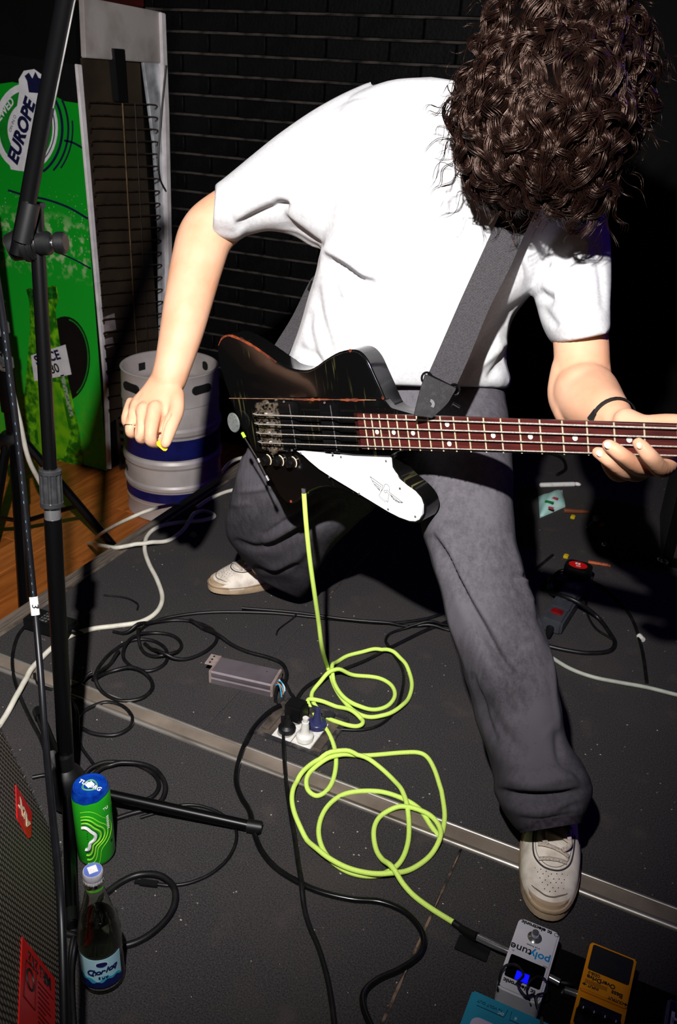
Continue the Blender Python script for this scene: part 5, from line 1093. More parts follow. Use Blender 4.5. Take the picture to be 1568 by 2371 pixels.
def wrap(a0, a1, zf, m, name, dr, n=26):
    v = []; f = []
    for i in range(n+1):
        a = TB+a0+(a1-a0)*i/n; z0, z1 = zf(i/n)
        for rr in (.0325+dr, .0325+dr-.0003):
            for z in (z0, z1): v.append((rr*math.cos(a), rr*math.sin(a), z))
    for i in range(n):
        b = i*4; f += [(b, b+4, b+5, b+1), (b+2, b+3, b+7, b+6), (b+1, b+5, b+7, b+3), (b, b+2, b+6, b+4)]
    return MB().add(v, f).build(name, m, bot, world=False, smooth=60)
PBL = mat('pale_blue_label', (168, 214, 228), .4, noise=(12, (150, 202, 220), .4, .8)); TEAL = mat('teal_label', (60, 168, 190), .4, noise=(12, (50, 150, 176), .4, .8)); DNB = mat('navy_label', (14, 26, 92), .4, noise=(12, (10, 18, 70), .4, .8))
wrap(-1.35, .92, lambda t: (.020, .082), PBL, 'label_sheet', .0005)
wrap(-1.35, .92, lambda t: (.020, .040+.004*math.sin(t*11)+.003*math.sin(t*23)), TEAL, 'label_wave', .0008)
wrap(-1.35, .92, lambda t: (.020, .034+.003*math.sin(t*9+1)+.002*math.sin(t*31)), DNB, 'label_wave', .0011)
BW = WM[bot.name]
def bottext(s, size, a, z, m, **k):
    A_ = TB+a; M = BW @ frame(((.0325+.0016)*math.cos(A_), (.0325+.0016)*math.sin(A_), z), (-math.sin(A_), math.cos(A_), 0), y=(0, 0, 1)); return text(s, size, M, m, bot, **k)
for i, ch_ in enumerate('Chorloq'): bottext(ch_, .019 if i == 0 else .0155, -.62+i*.185, .0545+.0012*i, DNB, shear=.35, off=.0001)
for i, ch_ in enumerate('SUV'): bottext(ch_, .0062, -.20+i*.16, .0435, DNB, off=.0003)
for rr, m_, dr in ((1.0, WINK, .0010), (.85, DNB, .0013)):
    pts = [(-.05+.30*rr*math.cos(t), .072+.0062*rr*math.sin(t)) for t in np.linspace(0, 6.28, 24)[:-1]]
    vv = [((.0325+dr)*math.cos(TB+a), (.0325+dr)*math.sin(TB+a), z) for a, z in pts]+[((.0325+dr)*math.cos(TB-.05), (.0325+dr)*math.sin(TB-.05), .072)]
    MB().add(vv, [(i, (i+1) % 23, 23) for i in range(23)]).build('mountain_mark', m_, bot, world=False, smooth=0)
CAPM = mat('silver_cap', (214, 214, 220), .3, .4, noise=(60, (170, 170, 178), .4, .7))
ncap = 60; ac = np.arange(ncap)*2*math.pi/ncap; kr = .0148+.00035*np.sign(np.sin(ac*20))
cap = MB().loft([np.c_[np.cos(ac)*q_, np.sin(ac)*q_, np.full(ncap, z)] for q_, z in ((kr-.0006, .2165), (kr, .2175), (kr, .222), (kr*.97, .2232), (kr*.0+.0148, .2245), (kr*.0+.0148, .2335), (kr*0+.0138, .2355), (kr*0+.0005, .2358))]).build('cap', CAPM, bot, world=False, smooth=30)
MB().prism(circ(.0128, 28), .2355, .2362).build('cap_print', mat('blue_cap_print', (96, 116, 190), .4, noise=(50, (70, 86, 160), .4, .8)), cap, world=False)
MB().box((0, 0, 0), (.0130, .0130, .0006), Matrix.Translation((0, 0, .2366)) @ Matrix.Rotation(TB+.2, 4, 'Z')).build('cap_sticker', WINK, cap, world=False)
# ================================================================== CABLES AND BOXES ON THE STAGE FLOOR
LAID = np.zeros((0, 4))                                       # samples of cables already lying there: x, y, top, radius
def lay(pts, r, m, name, label, cat='cable', parent=None, sub=7, n=8, free=(), tail=()):
    """cable laid on the deck through pixels; climbs over whatever already lies there. free: leading 3D points"""
    global LAID
    q = catmull([F(p[0], p[1], r) for p in pts], sub); k = len(q); h = np.zeros(k); step = np.r_[0, np.cumsum(np.linalg.norm(np.diff(q, axis=0), axis=1))]
    top = []
    for i in range(k):
        best = 0.0
        if len(LAID):
            d = np.hypot(LAID[:, 0]-q[i, 0], LAID[:, 1]-q[i, 1]); o = d < (LAID[:, 3]+r)*1.15
            if o.any(): best = LAID[o, 2].max()
        if top:
            T_ = np.array(top); far = step[:len(T_)] < step[i]-8*r
            d = np.hypot(T_[:, 0]-q[i, 0], T_[:, 1]-q[i, 1]); o = far & (d < 2.3*r)
            if o.any(): best = max(best, T_[o, 2].max())
        h[i] = best; top.append((q[i, 0], q[i, 1], best+2*r*.96, r))
    hs = h.copy()
    for i in range(k):
        w_ = np.exp(-((step-step[i])/(6*r))**2); hs[i] = max((h*w_).max(), h[i])
    q[:, 2] += hs; LAID = np.vstack([LAID, [(a[0], a[1], q[i, 2]+r*.96, r) for i, a in enumerate(q)]])
    if len(free):
        fq = catmull(list(free)+[q[0], q[min(4, k-1)]], sub); cut = len(fq)-sub; q = np.vstack([fq[:cut], q])
    if len(tail):
        fq = catmull([q[max(0, len(q)-5)], q[-1]]+list(tail), sub); q = np.vstack([q, fq[sub+1:]])
    mb = MB().tube(q, r, n)
    return mb.build(name, m, parent, smooth=80, label=label, cat=None if parent is not None else cat)
ox = lambda L_, x0, y0, k: [(x0+a/k, y0+b/k) for a, b in L_]
# floor socket box
sk = thing('floor_socket', 'recessed floor socket box with plugs beside the neon cable', 'socket box', (-.678, 1.385, 0))
DKP = mat('scuffed_dark_plastic', (44, 43, 46), .5, noise=(40, (92, 86, 82), .5, .72)); BRK_ = mat('scuffed_metal_plate', (120, 108, 98), .5, .5, noise=(30, (60, 54, 50), .4, .7))
sx0, sx1, sy0, sy1 = -.760, -.598, 1.318, 1.451
for a, b in (((( sx0+sx1)/2, sy0, .003), (sx1-sx0, .010, .007)), (((sx0+sx1)/2, sy1, .003), (sx1-sx0, .010, .007)), ((sx0, (sy0+sy1)/2, .003), (.010, sy1-sy0, .007)), ((sx1, (sy0+sy1)/2, .003), (.010, sy1-sy0, .007))):
    MB().box(a, b).build('frame_bar', DKP, sk, bevel=.0015)
MB().box(((sx0+sx1)/2, (sy0+sy1)/2, .001), (sx1-sx0-.01, sy1-sy0-.01, .003)).build('plate', BRK_, sk)
for i in range(2):
    for j in range(2):
        c_ = (-.672+(i-.5)*.047, 1.366+(j-.5)*.047, .004); s_ = MB().box(c_, (.045, .045, .006)).build('socket', WHT, sk, bevel=.001)
        MB().cyl(.018, .0068, .0075, 20, Matrix.Translation((c_[0], c_[1], 0))).build('socket_well', mat('grey_well', (150, 148, 144), .5, noise=(40, (120, 118, 114), .4, .8)), s_)
for x in (-.742, -.614): MB().box((x, 1.385, .005), (.020, .10, .004)).build('hinge_plate', BRK_, sk, bevel=.001)
MB().box((-.68, 1.437, .008), (.11, .022, .012)).build('flap', DKP, sk, bevel=.002)
def plug(x, y, m, name, label, tall=.045, r=.019):
    t = thing(name, label, 'plug', (x, y, .0075))
    MB().lathe([(r, 0), (r, .009), (r-.002, .012), (.0125, .0135), (.0105, .017), (.009, .024), (.0078, tall)], 22).build('plug_body', m, t, world=False, smooth=45)
    MB().cyl(.0062, tall-.012, tall+.012, 12).build('cord_sleeve', m, t, world=False, bevel=.001); return t
plug(-.650, 1.345, WHT, 'mains_plug', 'white mains plug standing in the floor socket')
plug(-.696, 1.350, BLK, 'mains_plug', 'round black mains plug at the front left of the floor socket', .034)
pk2 = thing('power_adapter', 'angular black adapter plugged into the back of the floor socket', 'adapter', (-.697, 1.395, .0075))
MB().box((0, 0, .022), (.044, .040, .044)).build('adapter_body', BLK, pk2, world=False, bevel=.006)
plug(-.645, 1.394, mat('dark_blue_plastic', (52, 54, 96), .3, noise=(30, (36, 38, 70), .4, .8)), 'mains_plug', 'dark blue plug at the back right of the floor socket', .036, .021)
# LED driver
D0, D1 = F(487, 1562, .0), F(640, 1604, .0); DM = frame((-.864, 1.459, 0), (1, .155, 0), z=(0, 0, 1))
dv = thing('led_driver', 'silver metal power supply box lying on the stage carpet', 'power supply', DM)
GAL = mat('grey_extruded_aluminium', (150, 140, 146), .42, .7, noise=(12, (120, 110, 116), .4, .75)); 
MB().prism([(-.031, .0), (.031, .0), (.031, .013), (.029, .016), (.029, .020), (.031, .022), (.031, .030), (.028, .034), (-.028, .034), (-.031, .030), (-.031, .022), (-.029, .020), (-.029, .016), (-.031, .013)], -.073, .073, Matrix(((0, 0, 1, 0), (1, 0, 0, 0), (0, 1, 0, .0005), (0, 0, 0, 1)))).build('housing', GAL, dv, world=False, smooth=20)
ENDM = mat('beige_end_plate', (172, 154, 148), .5, .3, noise=(40, (140, 122, 116), .4, .7))
for sx in (-1, 1): MB().box((sx*.0755, 0, .018), (.006, .066, .036)).build('end_plate', ENDM, dv, world=False, bevel=.002)
br_ = MB().box((-.088, .012, .0335), (.024, .040, .003)).build('bracket', ENDM, dv, world=False, bevel=.001)
for y in (.0, .012, .024): MB().cyl(.0028, .0347, .0354, 10, Matrix.Translation((-.089, y, 0))).build('bracket_hole', HOLE, br_, world=False)
MB().cyl(.0016, .0340, .0346, 8, Matrix.Translation((.048, .012, 0))).build('screw', INK, dv, world=False)
for i, (c_, y) in enumerate((((60, 170, 220), -.01), ((60, 170, 220), .006), ((200, 120, 60), .0), ((230, 230, 230), .012))):
    MB().tube(catmull([(.078, y, .02), (.088, y-.004, .026-.004*i), (.096, y-.012, .012), (.100, y-.02, .006)], 5), .0014, 6).build('wire', mat('wire_%d' % i, c_, .5, noise=(60, tuple(int(k*.8) for k in c_), .4, .8)), dv, world=False)
# black laptop-style adapter by the stage edge
ad = thing('power_brick', 'black power brick with printed rating lying by the wooden stage edge', 'adapter', frame(tuple(F(120, 1460)), F(175, 1475)-F(60, 1440), z=(0, 0, 1)))
MB().box((0, 0, .0185), (.13, .06, .036)).build('brick', BLK, ad, world=False, bevel=.006)
for i in range(4): text('II IIII III', .009, WM[ad.name] @ Matrix.Translation((-.01, .014-.010*i, .037)), mat('grey_print', (120, 120, 120), .5, noise=(90, (90, 90, 90), .4, .8)), ad, 'rating_print')
MB().tube([(.065, 0, .018), (.09, .005, .014)], [.008, .005], 10).build('strain_relief', BLK, ad, world=False)

# ---- black leads
lay([(60, 1448), (40, 1475), (29, 1520), (33, 1570), (50, 1620), (72, 1668), (95, 1712), (110, 1760)], .0042, RUB, 'power_cable', 'black lead curving down from the power brick at the left edge')
lay([(215, 1575), (232, 1540), (265, 1505), (310, 1482), (355, 1484), (385, 1505), (383, 1535), (350, 1553), (312, 1548), (287, 1525), (290, 1500), (315, 1478), (358, 1466), (400, 1472), (420, 1492), (408, 1514), (370, 1524), (335, 1512), (321, 1485), (328, 1458), (360, 1438), (410, 1426), (480, 1418), (560, 1417), (640, 1420), (720, 1428), (800, 1436), (900, 1443), (990, 1432), (1045, 1412)], .0044, RUB, 'coiled_cable', 'black cable coiled in loops left of the silver power supply')
lay([(262, 1462), (300, 1468), (350, 1448), (405, 1436), (460, 1443), (497, 1462), (500, 1486), (470, 1512), (420, 1529), (375, 1524), (335, 1490)], .0045, RUB, 'black_cable', 'glossy black cable arching to a point above the silver power supply')
lay([(216, 1580), (255, 1556), (305, 1552), (345, 1570), (352, 1595), (325, 1618), (275, 1622), (235, 1602), (222, 1578), (250, 1545), (275, 1515)], .0046, RUB, 'looped_cable', 'black cable lying in one loop above the ribbed strip')
lay([(176, 1668), (190, 1650), (218, 1634), (250, 1626), (285, 1636), (306, 1660), (300, 1685), (265, 1702), (215, 1698), (180, 1680)], .0044, RUB, 'looped_cable', 'black cable loop lying across the ribbed strip')
lay([(80, 1560), (85, 1580), (120, 1596), (170, 1590), (215, 1578)], .0038, RUB, 'black_cable', 'thin black lead lying on the strip behind the stand pole')
lay([(170, 1620), (180, 1660), (185, 1720), (210, 1760), (230, 1785)], .0036, RUB, 'black_cable', 'thin black lead running in the stand pole shadow')
lay([(190, 1830), (200, 1792), (250, 1769), (305, 1768), (350, 1788), (368, 1815), (355, 1843), (315, 1856), (272, 1846), (235, 1830), (205, 1840)], .0045, RUB, 'looped_cable', 'black cable loop behind the beer can')
lay([(75, 1800), (110, 1795), (150, 1805)], .0042, RUB, 'black_cable', 'short black lead behind the amplifier edge')
lay([(200, 1815), (245, 1780), (310, 1774), (358, 1788), (382, 1820), (376, 1850), (345, 1872), (300, 1885), (240, 1905)], .0048, RUB, 'black_cable', 'second thicker arc of cable behind the beer can')
lay([(325, 1893), (368, 1880), (400, 1868), (450, 1864), (500, 1878), (538, 1905), (548, 1940), (530, 1985), (490, 2022), (440, 2044), (395, 2050), (362, 2047)], .0032, RUB, 'usb_cable', 'thin black cable arching round the stand leg and ending in a small plug')
up_a, up_b = F(360, 2047, .004), F(330, 2043, .004)
MB().box((0, 0, 0), (.032, .012, .007), frame((up_a+up_b)/2, up_b-up_a, z=(0, 0, 1))).box((.021, 0, 0), (.010, .008, .0045), frame((up_a+up_b)/2, up_b-up_a, z=(0, 0, 1))).build('usb_plug', BLK, None, bevel=.001, label='small black usb plug lying right of the bottle cap', cat='plug')
lay([(215, 2110), (245, 2070), (285, 2040), (325, 2026), (370, 2032), (402, 2058), (404, 2095), (380, 2135), (335, 2172), (285, 2190), (230, 2185), (180, 2168), (150, 2160)], .0058, RUB, 'thick_cable', 'thick black cable looping behind the water bottle')
lay([(166, 2371), (163, 2300), (164, 2220), (172, 2180)], .0045, RUB, 'black_cable', 'black lead running along the amplifier towards the camera')
lay([(172, 2385), (168, 2300), (169, 2240), (180, 2190)], .004, RUB, 'black_cable', 'inner black lead beside the amplifier base')
lay([(1072, 1424), (1030, 1442), (985, 1460), (940, 1482), (900, 1502), (845, 1530), (790, 1552), (740, 1572), (705, 1595), (685, 1622)], .0046, RUB, 'black_cable', 'black cable running from the front leg to the floor socket')
lay([(560, 1414), (680, 1424), (800, 1440), (900, 1448), (980, 1452), (1060, 1462)], .0040, RUB, 'black_cable', 'black cable running straight under the neon cable behind the power supply')
lay([(1050, 1452), (985, 1452), (930, 1458), (900, 1470), (893, 1490), (905, 1510), (925, 1535), (935, 1565), (930, 1605), (915, 1645), (880, 1678), (835, 1690), (775, 1688)], .0036, RUB, 'black_cable', 'thin black lead curving behind the neon loops to the floor socket')
lay([(440, 1442), (480, 1462), (520, 1485), (570, 1508), (620, 1522), (652, 1536), (664, 1558), (660, 1580), (650, 1600)], .0048, RUB, 'braided_cable', 'braided black cable running past the silver power supply')
lay([(650, 1590), (641, 1602), (638, 1622), (648, 1640)], .0038, RUB, 'black_cable', 'short black lead from the power supply to the floor socket')
lay([(650, 1578), (668, 1600), (685, 1630), (698, 1655)], .0036, RUB, 'black_cable', 'thin black lead from the power supply to the white plug')
lay([(650, 1640), (636, 1646), (610, 1662), (585, 1690), (562, 1735), (549, 1780), (548, 1815), (560, 1848), (578, 1878), (588, 1925), (606, 1970), (640, 2010), (690, 2042), (745, 2066), (815, 2082), (880, 2088), (935, 2110), (970, 2145), (982, 2180), (968, 2215), (925, 2245), (875, 2268), (845, 2295), (842, 2330), (862, 2380), (910, 2460), (940, 2600), (930, 2760)], .0056, mat('glossy_black_cable', (13, 13, 14), .22, noise=(30, (22, 22, 23), .5, .8)), 'glossy_cable', 'glossy black cable sweeping in an arc from the floor socket to the front edge')
lay([(655, 1660), (656, 1700), (659, 1760), (664, 1820), (674, 1890), (684, 1950), (694, 2030), (702, 2090), (715, 2140), (738, 2195), (757, 2260), (768, 2320), (776, 2385), (790, 2500), (820, 2640), (840, 2780)], .0046, RUB, 'cloth_cable', 'matt black cable running straight to the front from the floor socket')
lay([(240, 1378), (290, 1384), (318, 1398), (318, 1412)], .0026, RUB, 'thin_wire', 'thin black wire lying under the white cable near the stage edge')
lay([(640, 1470), (645, 1458), (668, 1440), (700, 1420)], .0022, RUB, 'thin_wire', 'short thin black wire behind the silver power supply')
# ---- white cable
WC = MATS['white_cable_sheath']
lay([(-15, 1700), (15, 1655), (45, 1608), (75, 1552), (115, 1505), (160, 1474), (215, 1456), (270, 1449), (325, 1440), (362, 1418), (376, 1385), (365, 1345), (345, 1305), (335, 1270), (342, 1240), (368, 1220), (415, 1210), (465, 1206), (494, 1198), (492, 1190), (470, 1184), (452, 1192), (432, 1222), (390, 1252), (340, 1266), (305, 1268)], .0064, WC, 'white_cable', 'thick white cable winding over the carpet from the left edge to the stage edge', tail=[F(270, 1268, .012), F(244, 1265, -.03), F(226, 1262, -.16), F(205, 1258, -.34)])
lay([(420, 1168), (400, 1169), (372, 1174)], .0060, WC, 'white_cable', 'short white cable crossing the wooden stage edge by the keg', tail=[F(335, 1185, .012), F(290, 1205, -.02), F(256, 1223, -.10), F(232, 1237, -.22), F(222, 1246, -.34)])
lay([(455, 1176), (485, 1156), (520, 1140), (560, 1130)], .0062, WC, 'white_cable', 'white cable vanishing behind the bent leg')
lay([(515, 1092), (530, 1074), (552, 1062), (590, 1056)], .0064, WC, 'white_cable', 'white cable end above the bent knee near the wall')
lay([(1270, 1518), (1320, 1548), (1375, 1568), (1440, 1581), (1500, 1592), (1590, 1614), (1720, 1640), (1900, 1660)], .0052, mat('grey_white_cable', (176, 180, 168), .5, noise=(30, (150, 154, 142), .4, .75)), 'pale_cable', 'pale grey cable running right from behind the front leg')
# ---- neon instrument cable
NEON = mat('neon_yellow_green', (216, 244, 122), .6, spec=.3, noise=(600, (196, 234, 92), .4, .65), bump=(1500, .4, .0006))
ins = thing('instrument_cable', 'neon green instrument cable hanging from the bass in loops over the carpet', 'cable', tuple(F(830, 1800)))
z4 = ox([(805, 285), (842, 372), (900, 462), (980, 535), (1080, 565), (1180, 545), (1265, 475), (1300, 372), (1272, 275), (1205, 208), (1110, 178), (1020, 178), (920, 200), (855, 248), (830, 305), (850, 390), (905, 465), (990, 512), (1080, 517), (1160, 490), (1200, 432), (1180, 372), (1110, 330), (1005, 317), (900, 325), (800, 352), (732, 392), (712, 440), (742, 502), (800, 560), (880, 606), (960, 626), (1003, 617), (1010, 592), (985, 566), (920, 524), (850, 497), (760, 480), (702, 472), (690, 490), (720, 530), (770, 590), (812, 652), (842, 722), (856, 800), (850, 880), (828, 950), (788, 1000), (738, 1018), (692, 985), (682, 930), (704, 880), (762, 836), (845, 806), (950, 790), (1100, 778), (1250, 765), (1340, 766), (1392, 795), (1432, 865), (1462, 955)], 440, 1440, 2.529)
z4 += [(1024, 1840), (1030, 1892), (1020, 1935), (1000, 1915), (970, 1872), (925, 1846), (870, 1832), (800, 1838), (755, 1872), (738, 1925), (756, 1980), (805, 2018), (868, 2028), (920, 2004), (944, 1955), (946, 1895), (932, 1842), (905, 1800), (860, 1766), (800, 1754), (740, 1766), (695, 1802), (676, 1852), (690, 1912), (732, 1972), (790, 2012), (850, 2030), (905, 2030), (955, 2012), (1000, 1978), (1020, 1938), (1002, 1902), (962, 1881), (920, 1876), (882, 1890), (866, 1922), (872, 1970), (896, 2012), (940, 2060), (996, 2102), (1052, 2137)]
jk = GO+GX*a[0] if False else P(705, 1152, 1.615)
lay(z4, .0050, NEON, 'lead', None, parent=ins, free=[P(704, 1142, 1.742), P(709, 1210, 1.765), P(717, 1290, 1.805), P(728, 1370, 1.86), P(738, 1440, 1.925), P(746, 1500, 1.985)])
s1, s2, s3, s4 = F(1050, 2136, .006), F(1086, 2162, .008), P(1112, 2172, F(1112, 2172, .02) @ FWD*0+((F(1112, 2172, .02)-CAM)@FWD)), F(1180, 2206, .024)
MB().tube([s1, F(1070, 2150, .007)], .0058, 10).build('plug_sleeve', BLK, ins)
MB().tube([F(1066, 2148, .007), F(1088, 2162, .012), F(1106, 2170, .018)], [.006, .0075, .0078], 12).build('plug_grip', BLK, ins)
MB().tube([F(1106, 2170, .018), F(1152, 2192, .022), F(1184, 2206, .024)], [.0062, .0058, .0045], 12).build('plug_barrel', CHR, ins)
MB().box(tuple(F(1095, 2195, .003)), (.055, .030, .004)).build('cable_tie', BLK, ins, bevel=.001)
MB().tube([P(704, 1142, 1.742), P(703, 1132, 1.738)], .0045, 10).build('plug_tip', CHR, ins)
# yellow plectrum between thumb and finger
MB().prism([(-.009, .008), (0, .010), (.009, .008), (.011, .002), (.004, -.012), (0, -.014), (-.004, -.012), (-.011, .002)], -.0005, .0005, frame(P(377, 1029, 1.652), cam3((.8, -.3, .4)), z=cam3((-.2, -.1, -1)))).build('plectrum', mat('yellow_plectrum', (244, 196, 16), .4, noise=(40, (226, 176, 10), .4, .8)), label='yellow plectrum pinched in the right hand', cat='plectrum')
# ================================================================== PEDALS
bd_ = MB().box((.29, .70, .008), (.79, .77, .014)).build('pedal_board', mat('black_board_felt', (9, 9, 10), .95, spec=.1, noise=(200, (14, 14, 15), .4, .7)), bevel=.003, label='flat black board under the effects pedals', cat='pedal board')
PH = .0155
def pedal(name, label, cx, cy, rz=0): return thing(name, label, 'pedal', rotz((cx, cy, PH), rz))
# white tuner pedal; local +y points away from the camera, the print is upside down for us
tp = pedal('tuner_pedal', 'white tuner pedal by the toe of the front shoe', -.0795, 1.0075, math.pi+.0)
TWH = mat('white_enamel', (214, 212, 218), .3, coat=.3, noise=(20, (196, 194, 200), .4, .8))
MB().prism(capsule_poly(.068, .140, .010), 0, .040).build('housing', TWH, tp, world=False, bevel=.003)
TT = WM[tp.name]
def ptext(root, s, size, x, y, z, m, **k): return text(s, size, WM[root.name] @ Matrix.Translation((x, y, z)), m, root, **k)
BLUP = mat('cyan_print', (20, 140, 206), .4, noise=(60, (16, 124, 190), .4, .8))
ptext(tp, 'poly', .0190, -.014, -.010, .0402, BLUP, off=.0004); ptext(tp, 'tune', .0190, .0165, -.010, .0402, INK, off=.0002)
ptext(tp, 'tc electronic', .0098, .004, -.062, .0402, INK, off=.0004); ptext(tp, 'true bypass', .0046, 0, -.0235, .0402, INK)
ptext(tp, 'in', .0050, .027, -.002, .0402, INK); ptext(tp, 'out', .0050, -.026, .004, .0402, INK)
MB().tube([(-.0285+.0032*math.cos(t), -.062+.0032*math.sin(t), .0402) for t in np.linspace(0, 6.28, 16)], .0004, 5).build('logo_ring', INK, tp, world=False)
MB().prism(capsule_poly(.056, .042, .003), .0395, .0406, Matrix.Translation((0, .026, 0))).build('display', mat('dark_display_glass', (5, 5, 8), .12, noise=(30, (8, 8, 12), .4, .8)), tp, world=False)
MB().box((.002, .038, .0409), (.020, .016, .0006)).build('lit_display', mat('blue_led_glow', (10, 16, 255), .4, emit=.9, noise=(60, (4, 6, 160), .4, .7)), tp, world=False)
ptext(tp, 'tc electronic', .0098, .002, .054, .0402, INK, off=.0004); ptext(tp, 'DC', .005, -.014, .062, .0402, INK)
sw = MB().lathe([(.0105, 0), (.0115, .002), (.0085, .004), (.006, .005), (.006, .013), (.005, .0148), (0, .015)], 22, Matrix.Translation((.002, -.040, .040))).build('footswitch', CHR, tp, world=False, smooth=40)
MB().tube([(-.034, .002, .020), (-.052, .004, .020)], .0055, 12).build('output_plug', CHR, tp, world=False)
for z_ in ((-.022, .046),):
    MB().tube(catmull([(z_[0], .070, .030), (z_[0]+.012, .062, .052), (z_[0]+.004, .040, .056), (z_[0]-.010, .036, .054), (z_[0]-.016, .052, .050), (z_[0]-.004, .066, .050), (z_[0]-.012, .080, .04)], 5), .0016, 6).build('power_lead', RUB, tp, world=False)
lo = MB().tube(catmull([(.030, .070, .03), (.032, .048, .054), (.016, .036, .058), (.000, .046, .058), (.004, .064, .056), (-.012, .074, .05), (-.022, .066, .05), (-.030, .074, .04)], 6), .002, 8).build('power_lead', RUB, tp, world=False)
# yellow bass overdrive
yp = pedal('overdrive_pedal', 'yellow bass overdrive pedal with black footplate', .038, 1.0085, math.pi)
YEL = mat('yellow_enamel', (236, 150, 14), .35, coat=.2, noise=(25, (216, 132, 8), .4, .8), bump=(300, .1, .0005))
MB().prism([(-.068, 0), (.066, 0), (.066, .024), (.012, .030), (-.066, .046), (-.068, .044)], -.0365, .0365, Matrix(((0, 0, 1, 0), (1, 0, 0, 0), (0, 1, 0, 0), (0, 0, 0, 1)))).build('housing', YEL, yp, world=False, bevel=.002)
tl = math.atan2(-(.046-.030), .078); YM = WM[yp.name] @ Matrix.Translation((0, -.027, .0385)) @ Matrix.Rotation(tl, 4, 'X')
MB().box((0, 0, .003), (.071, .080, .007), YM).build('treadle', YEL, yp, bevel=.002)
MB().prism(capsule_poly(.063, .042, .003), .0062, .0078, YM @ Matrix.Translation((0, -.015, 0))).build('rubber_pad', mat('black_rubber_pad', (10, 9, 9), .5, noise=(60, (18, 16, 14), .4, .8)), yp)
text('BOSS', .012, YM @ Matrix.Translation((0, -.012, .0080)), mat('faint_print', (30, 26, 22), .5, noise=(60, (24, 20, 18), .4, .8)), yp)
text('ODB-3', .0062, YM @ Matrix.Translation((.020, .0100, .0067)), INK, yp, off=.0002); text('OverDrive', .0098, YM @ Matrix.Translation((.008, .0170, .0067)), INK, yp, off=.0003); text('Bass', .0098, YM @ Matrix.Translation((-.018, .0258, .0067)), INK, yp, off=.0003)
for i in range(4): MB().box((.014, .0225+.0016*i, .0067), (.034, .0005, .0004), YM).build('print_line', INK, yp)
text('INPUT', .0058, YM @ Matrix.Translation((.017, .0305, .0067)), INK, yp, off=.0002); text('OUTPUT', .0058, YM @ Matrix.Translation((-.018, .0355, .0067)), INK, yp, off=.0002)
for x, y, s_ in ((.030, .0305, 1), (-.032, .0355, -1)): MB().prism([(x+s_*.004, y), (x-s_*.0005, y+.0025), (x-s_*.0005, y+.0007), (x-s_*.003, y+.0007), (x-s_*.003, y-.0007), (x-s_*.0005, y-.0007), (x-s_*.0005, y-.0025)], .0064, .0070, YM).build('arrow', INK, yp)
MB().box((0, .042, .0250), (.066, .046, .008)).build('knob_panel', mat('black_knob_panel', (10, 9, 8), .4, noise=(60, (18, 16, 14), .4, .8)), yp, world=False, bevel=.002)
for i in range(4):
    k_ = MB().lathe([(.0075, 0), (.0080, .003), (.0066, .012), (.0055, .0135), (0, .0137)], 18, Matrix.Translation((-.024+i*.016, .043, .029))).build('knob', BLK, yp, world=False)
    MB().box((-.024+i*.016, .047, .0428), (.0012, .004, .0006)).build('pointer', WINK, k_, world=False)
MB().tube([(.036, .010, .018), (.056, .012, .018)], .0055, 12).build('input_plug', CHR, yp, world=False)
# turquoise power supply
bpx = pedal('pedal_power_supply', 'turquoise power supply box at the bottom edge below the tuner', -.068, .868, math.pi)
TQ = mat('turquoise_enamel', (34, 142, 170), .4, noise=(20, (28, 126, 154), .4, .8))
MB().box((0, 0, .0225), (.150, .090, .044)).build('housing', TQ, bpx, world=False, bevel=.003)
MB().prism(capsule_poly(.112, .046, .012), .0443, .0448, Matrix.Translation((.006, .018, 0))).build('silver_panel', mat('pale_lilac_panel', (190, 184, 200), .4, noise=(20, (170, 164, 180), .4, .8)), bpx, world=False)
ptext(bpx, 'Classic', .013, .020, .004, .0450, INK, off=.0003); ptext(bpx, 'TANK', .024, .010, .020, .0450, INK, off=.0012)
ptext(bpx, '12 VOLT OUT', .0062, .044, -.030, .0448, INK); ptext(bpx, 'DC', .0062, .026, -.026, .0448, WINK)
for i, c in enumerate('8765'): ptext(bpx, c, .007, .004-i*.020, -.028, .0448, WINK)
MB().tube([(.062, -.022, .0446), (.020, -.022, .0446), (.018, -.036, .0446)], .0005, 5).build('print_line', INK, bpx, world=False); MB().tube([(.012, -.036, .0446), (.012, -.022, .0446), (-.07, -.022, .0446)], .0005, 5).build('print_line', INK, bpx, world=False)
MB().tube(catmull([(-.03, .0, .06), (-.034, -.02, .058), (-.030, -.05, .04)], 5), .0026, 6).build('power_lead', RUB, bpx, world=False)
# dark pedal with silver rim in the corner
gp = pedal('distortion_pedal', 'black and green pedal with silver rim in the bottom right corner', .165, .985, math.pi)
MB().box((0, 0, .018), (.074, .118, .036)).build('housing', mat('silver_rim_metal', (150, 148, 150), .4, .7, noise=(30, (100, 98, 100), .4, .7)), gp, world=False, bevel=.003)
MB().box((0, 0, .0365), (.066, .110, .002)).build('face_plate', mat('black_face_plate', (10, 12, 11), .4, noise=(40, (14, 40, 26), .5, .75)), gp, world=False, bevel=.0008)
ptext(gp, 'H', .030, .020, -.026, .0378, WINK, off=.001); ptext(gp, 'MU', .013, .014, .002, .0378, WINK); text('INPUT', .006, WM[gp.name] @ Matrix.Translation((.027, -.018, .0378)) @ Matrix.Rotation(1.57, 4, 'Z'), WINK, gp)
for x in (-.018, .018): MB().lathe([(.009, 0), (.009, .010), (.0075, .012), (0, .0122)], 18, Matrix.Translation((x, .035, .0373))).build('knob', BLK, gp, world=False)
MB().lathe([(.010, 0), (.006, .004), (.006, .012), (0, .013)], 18, Matrix.Translation((0, -.040, .0373))).build('footswitch', CHR, gp, world=False)
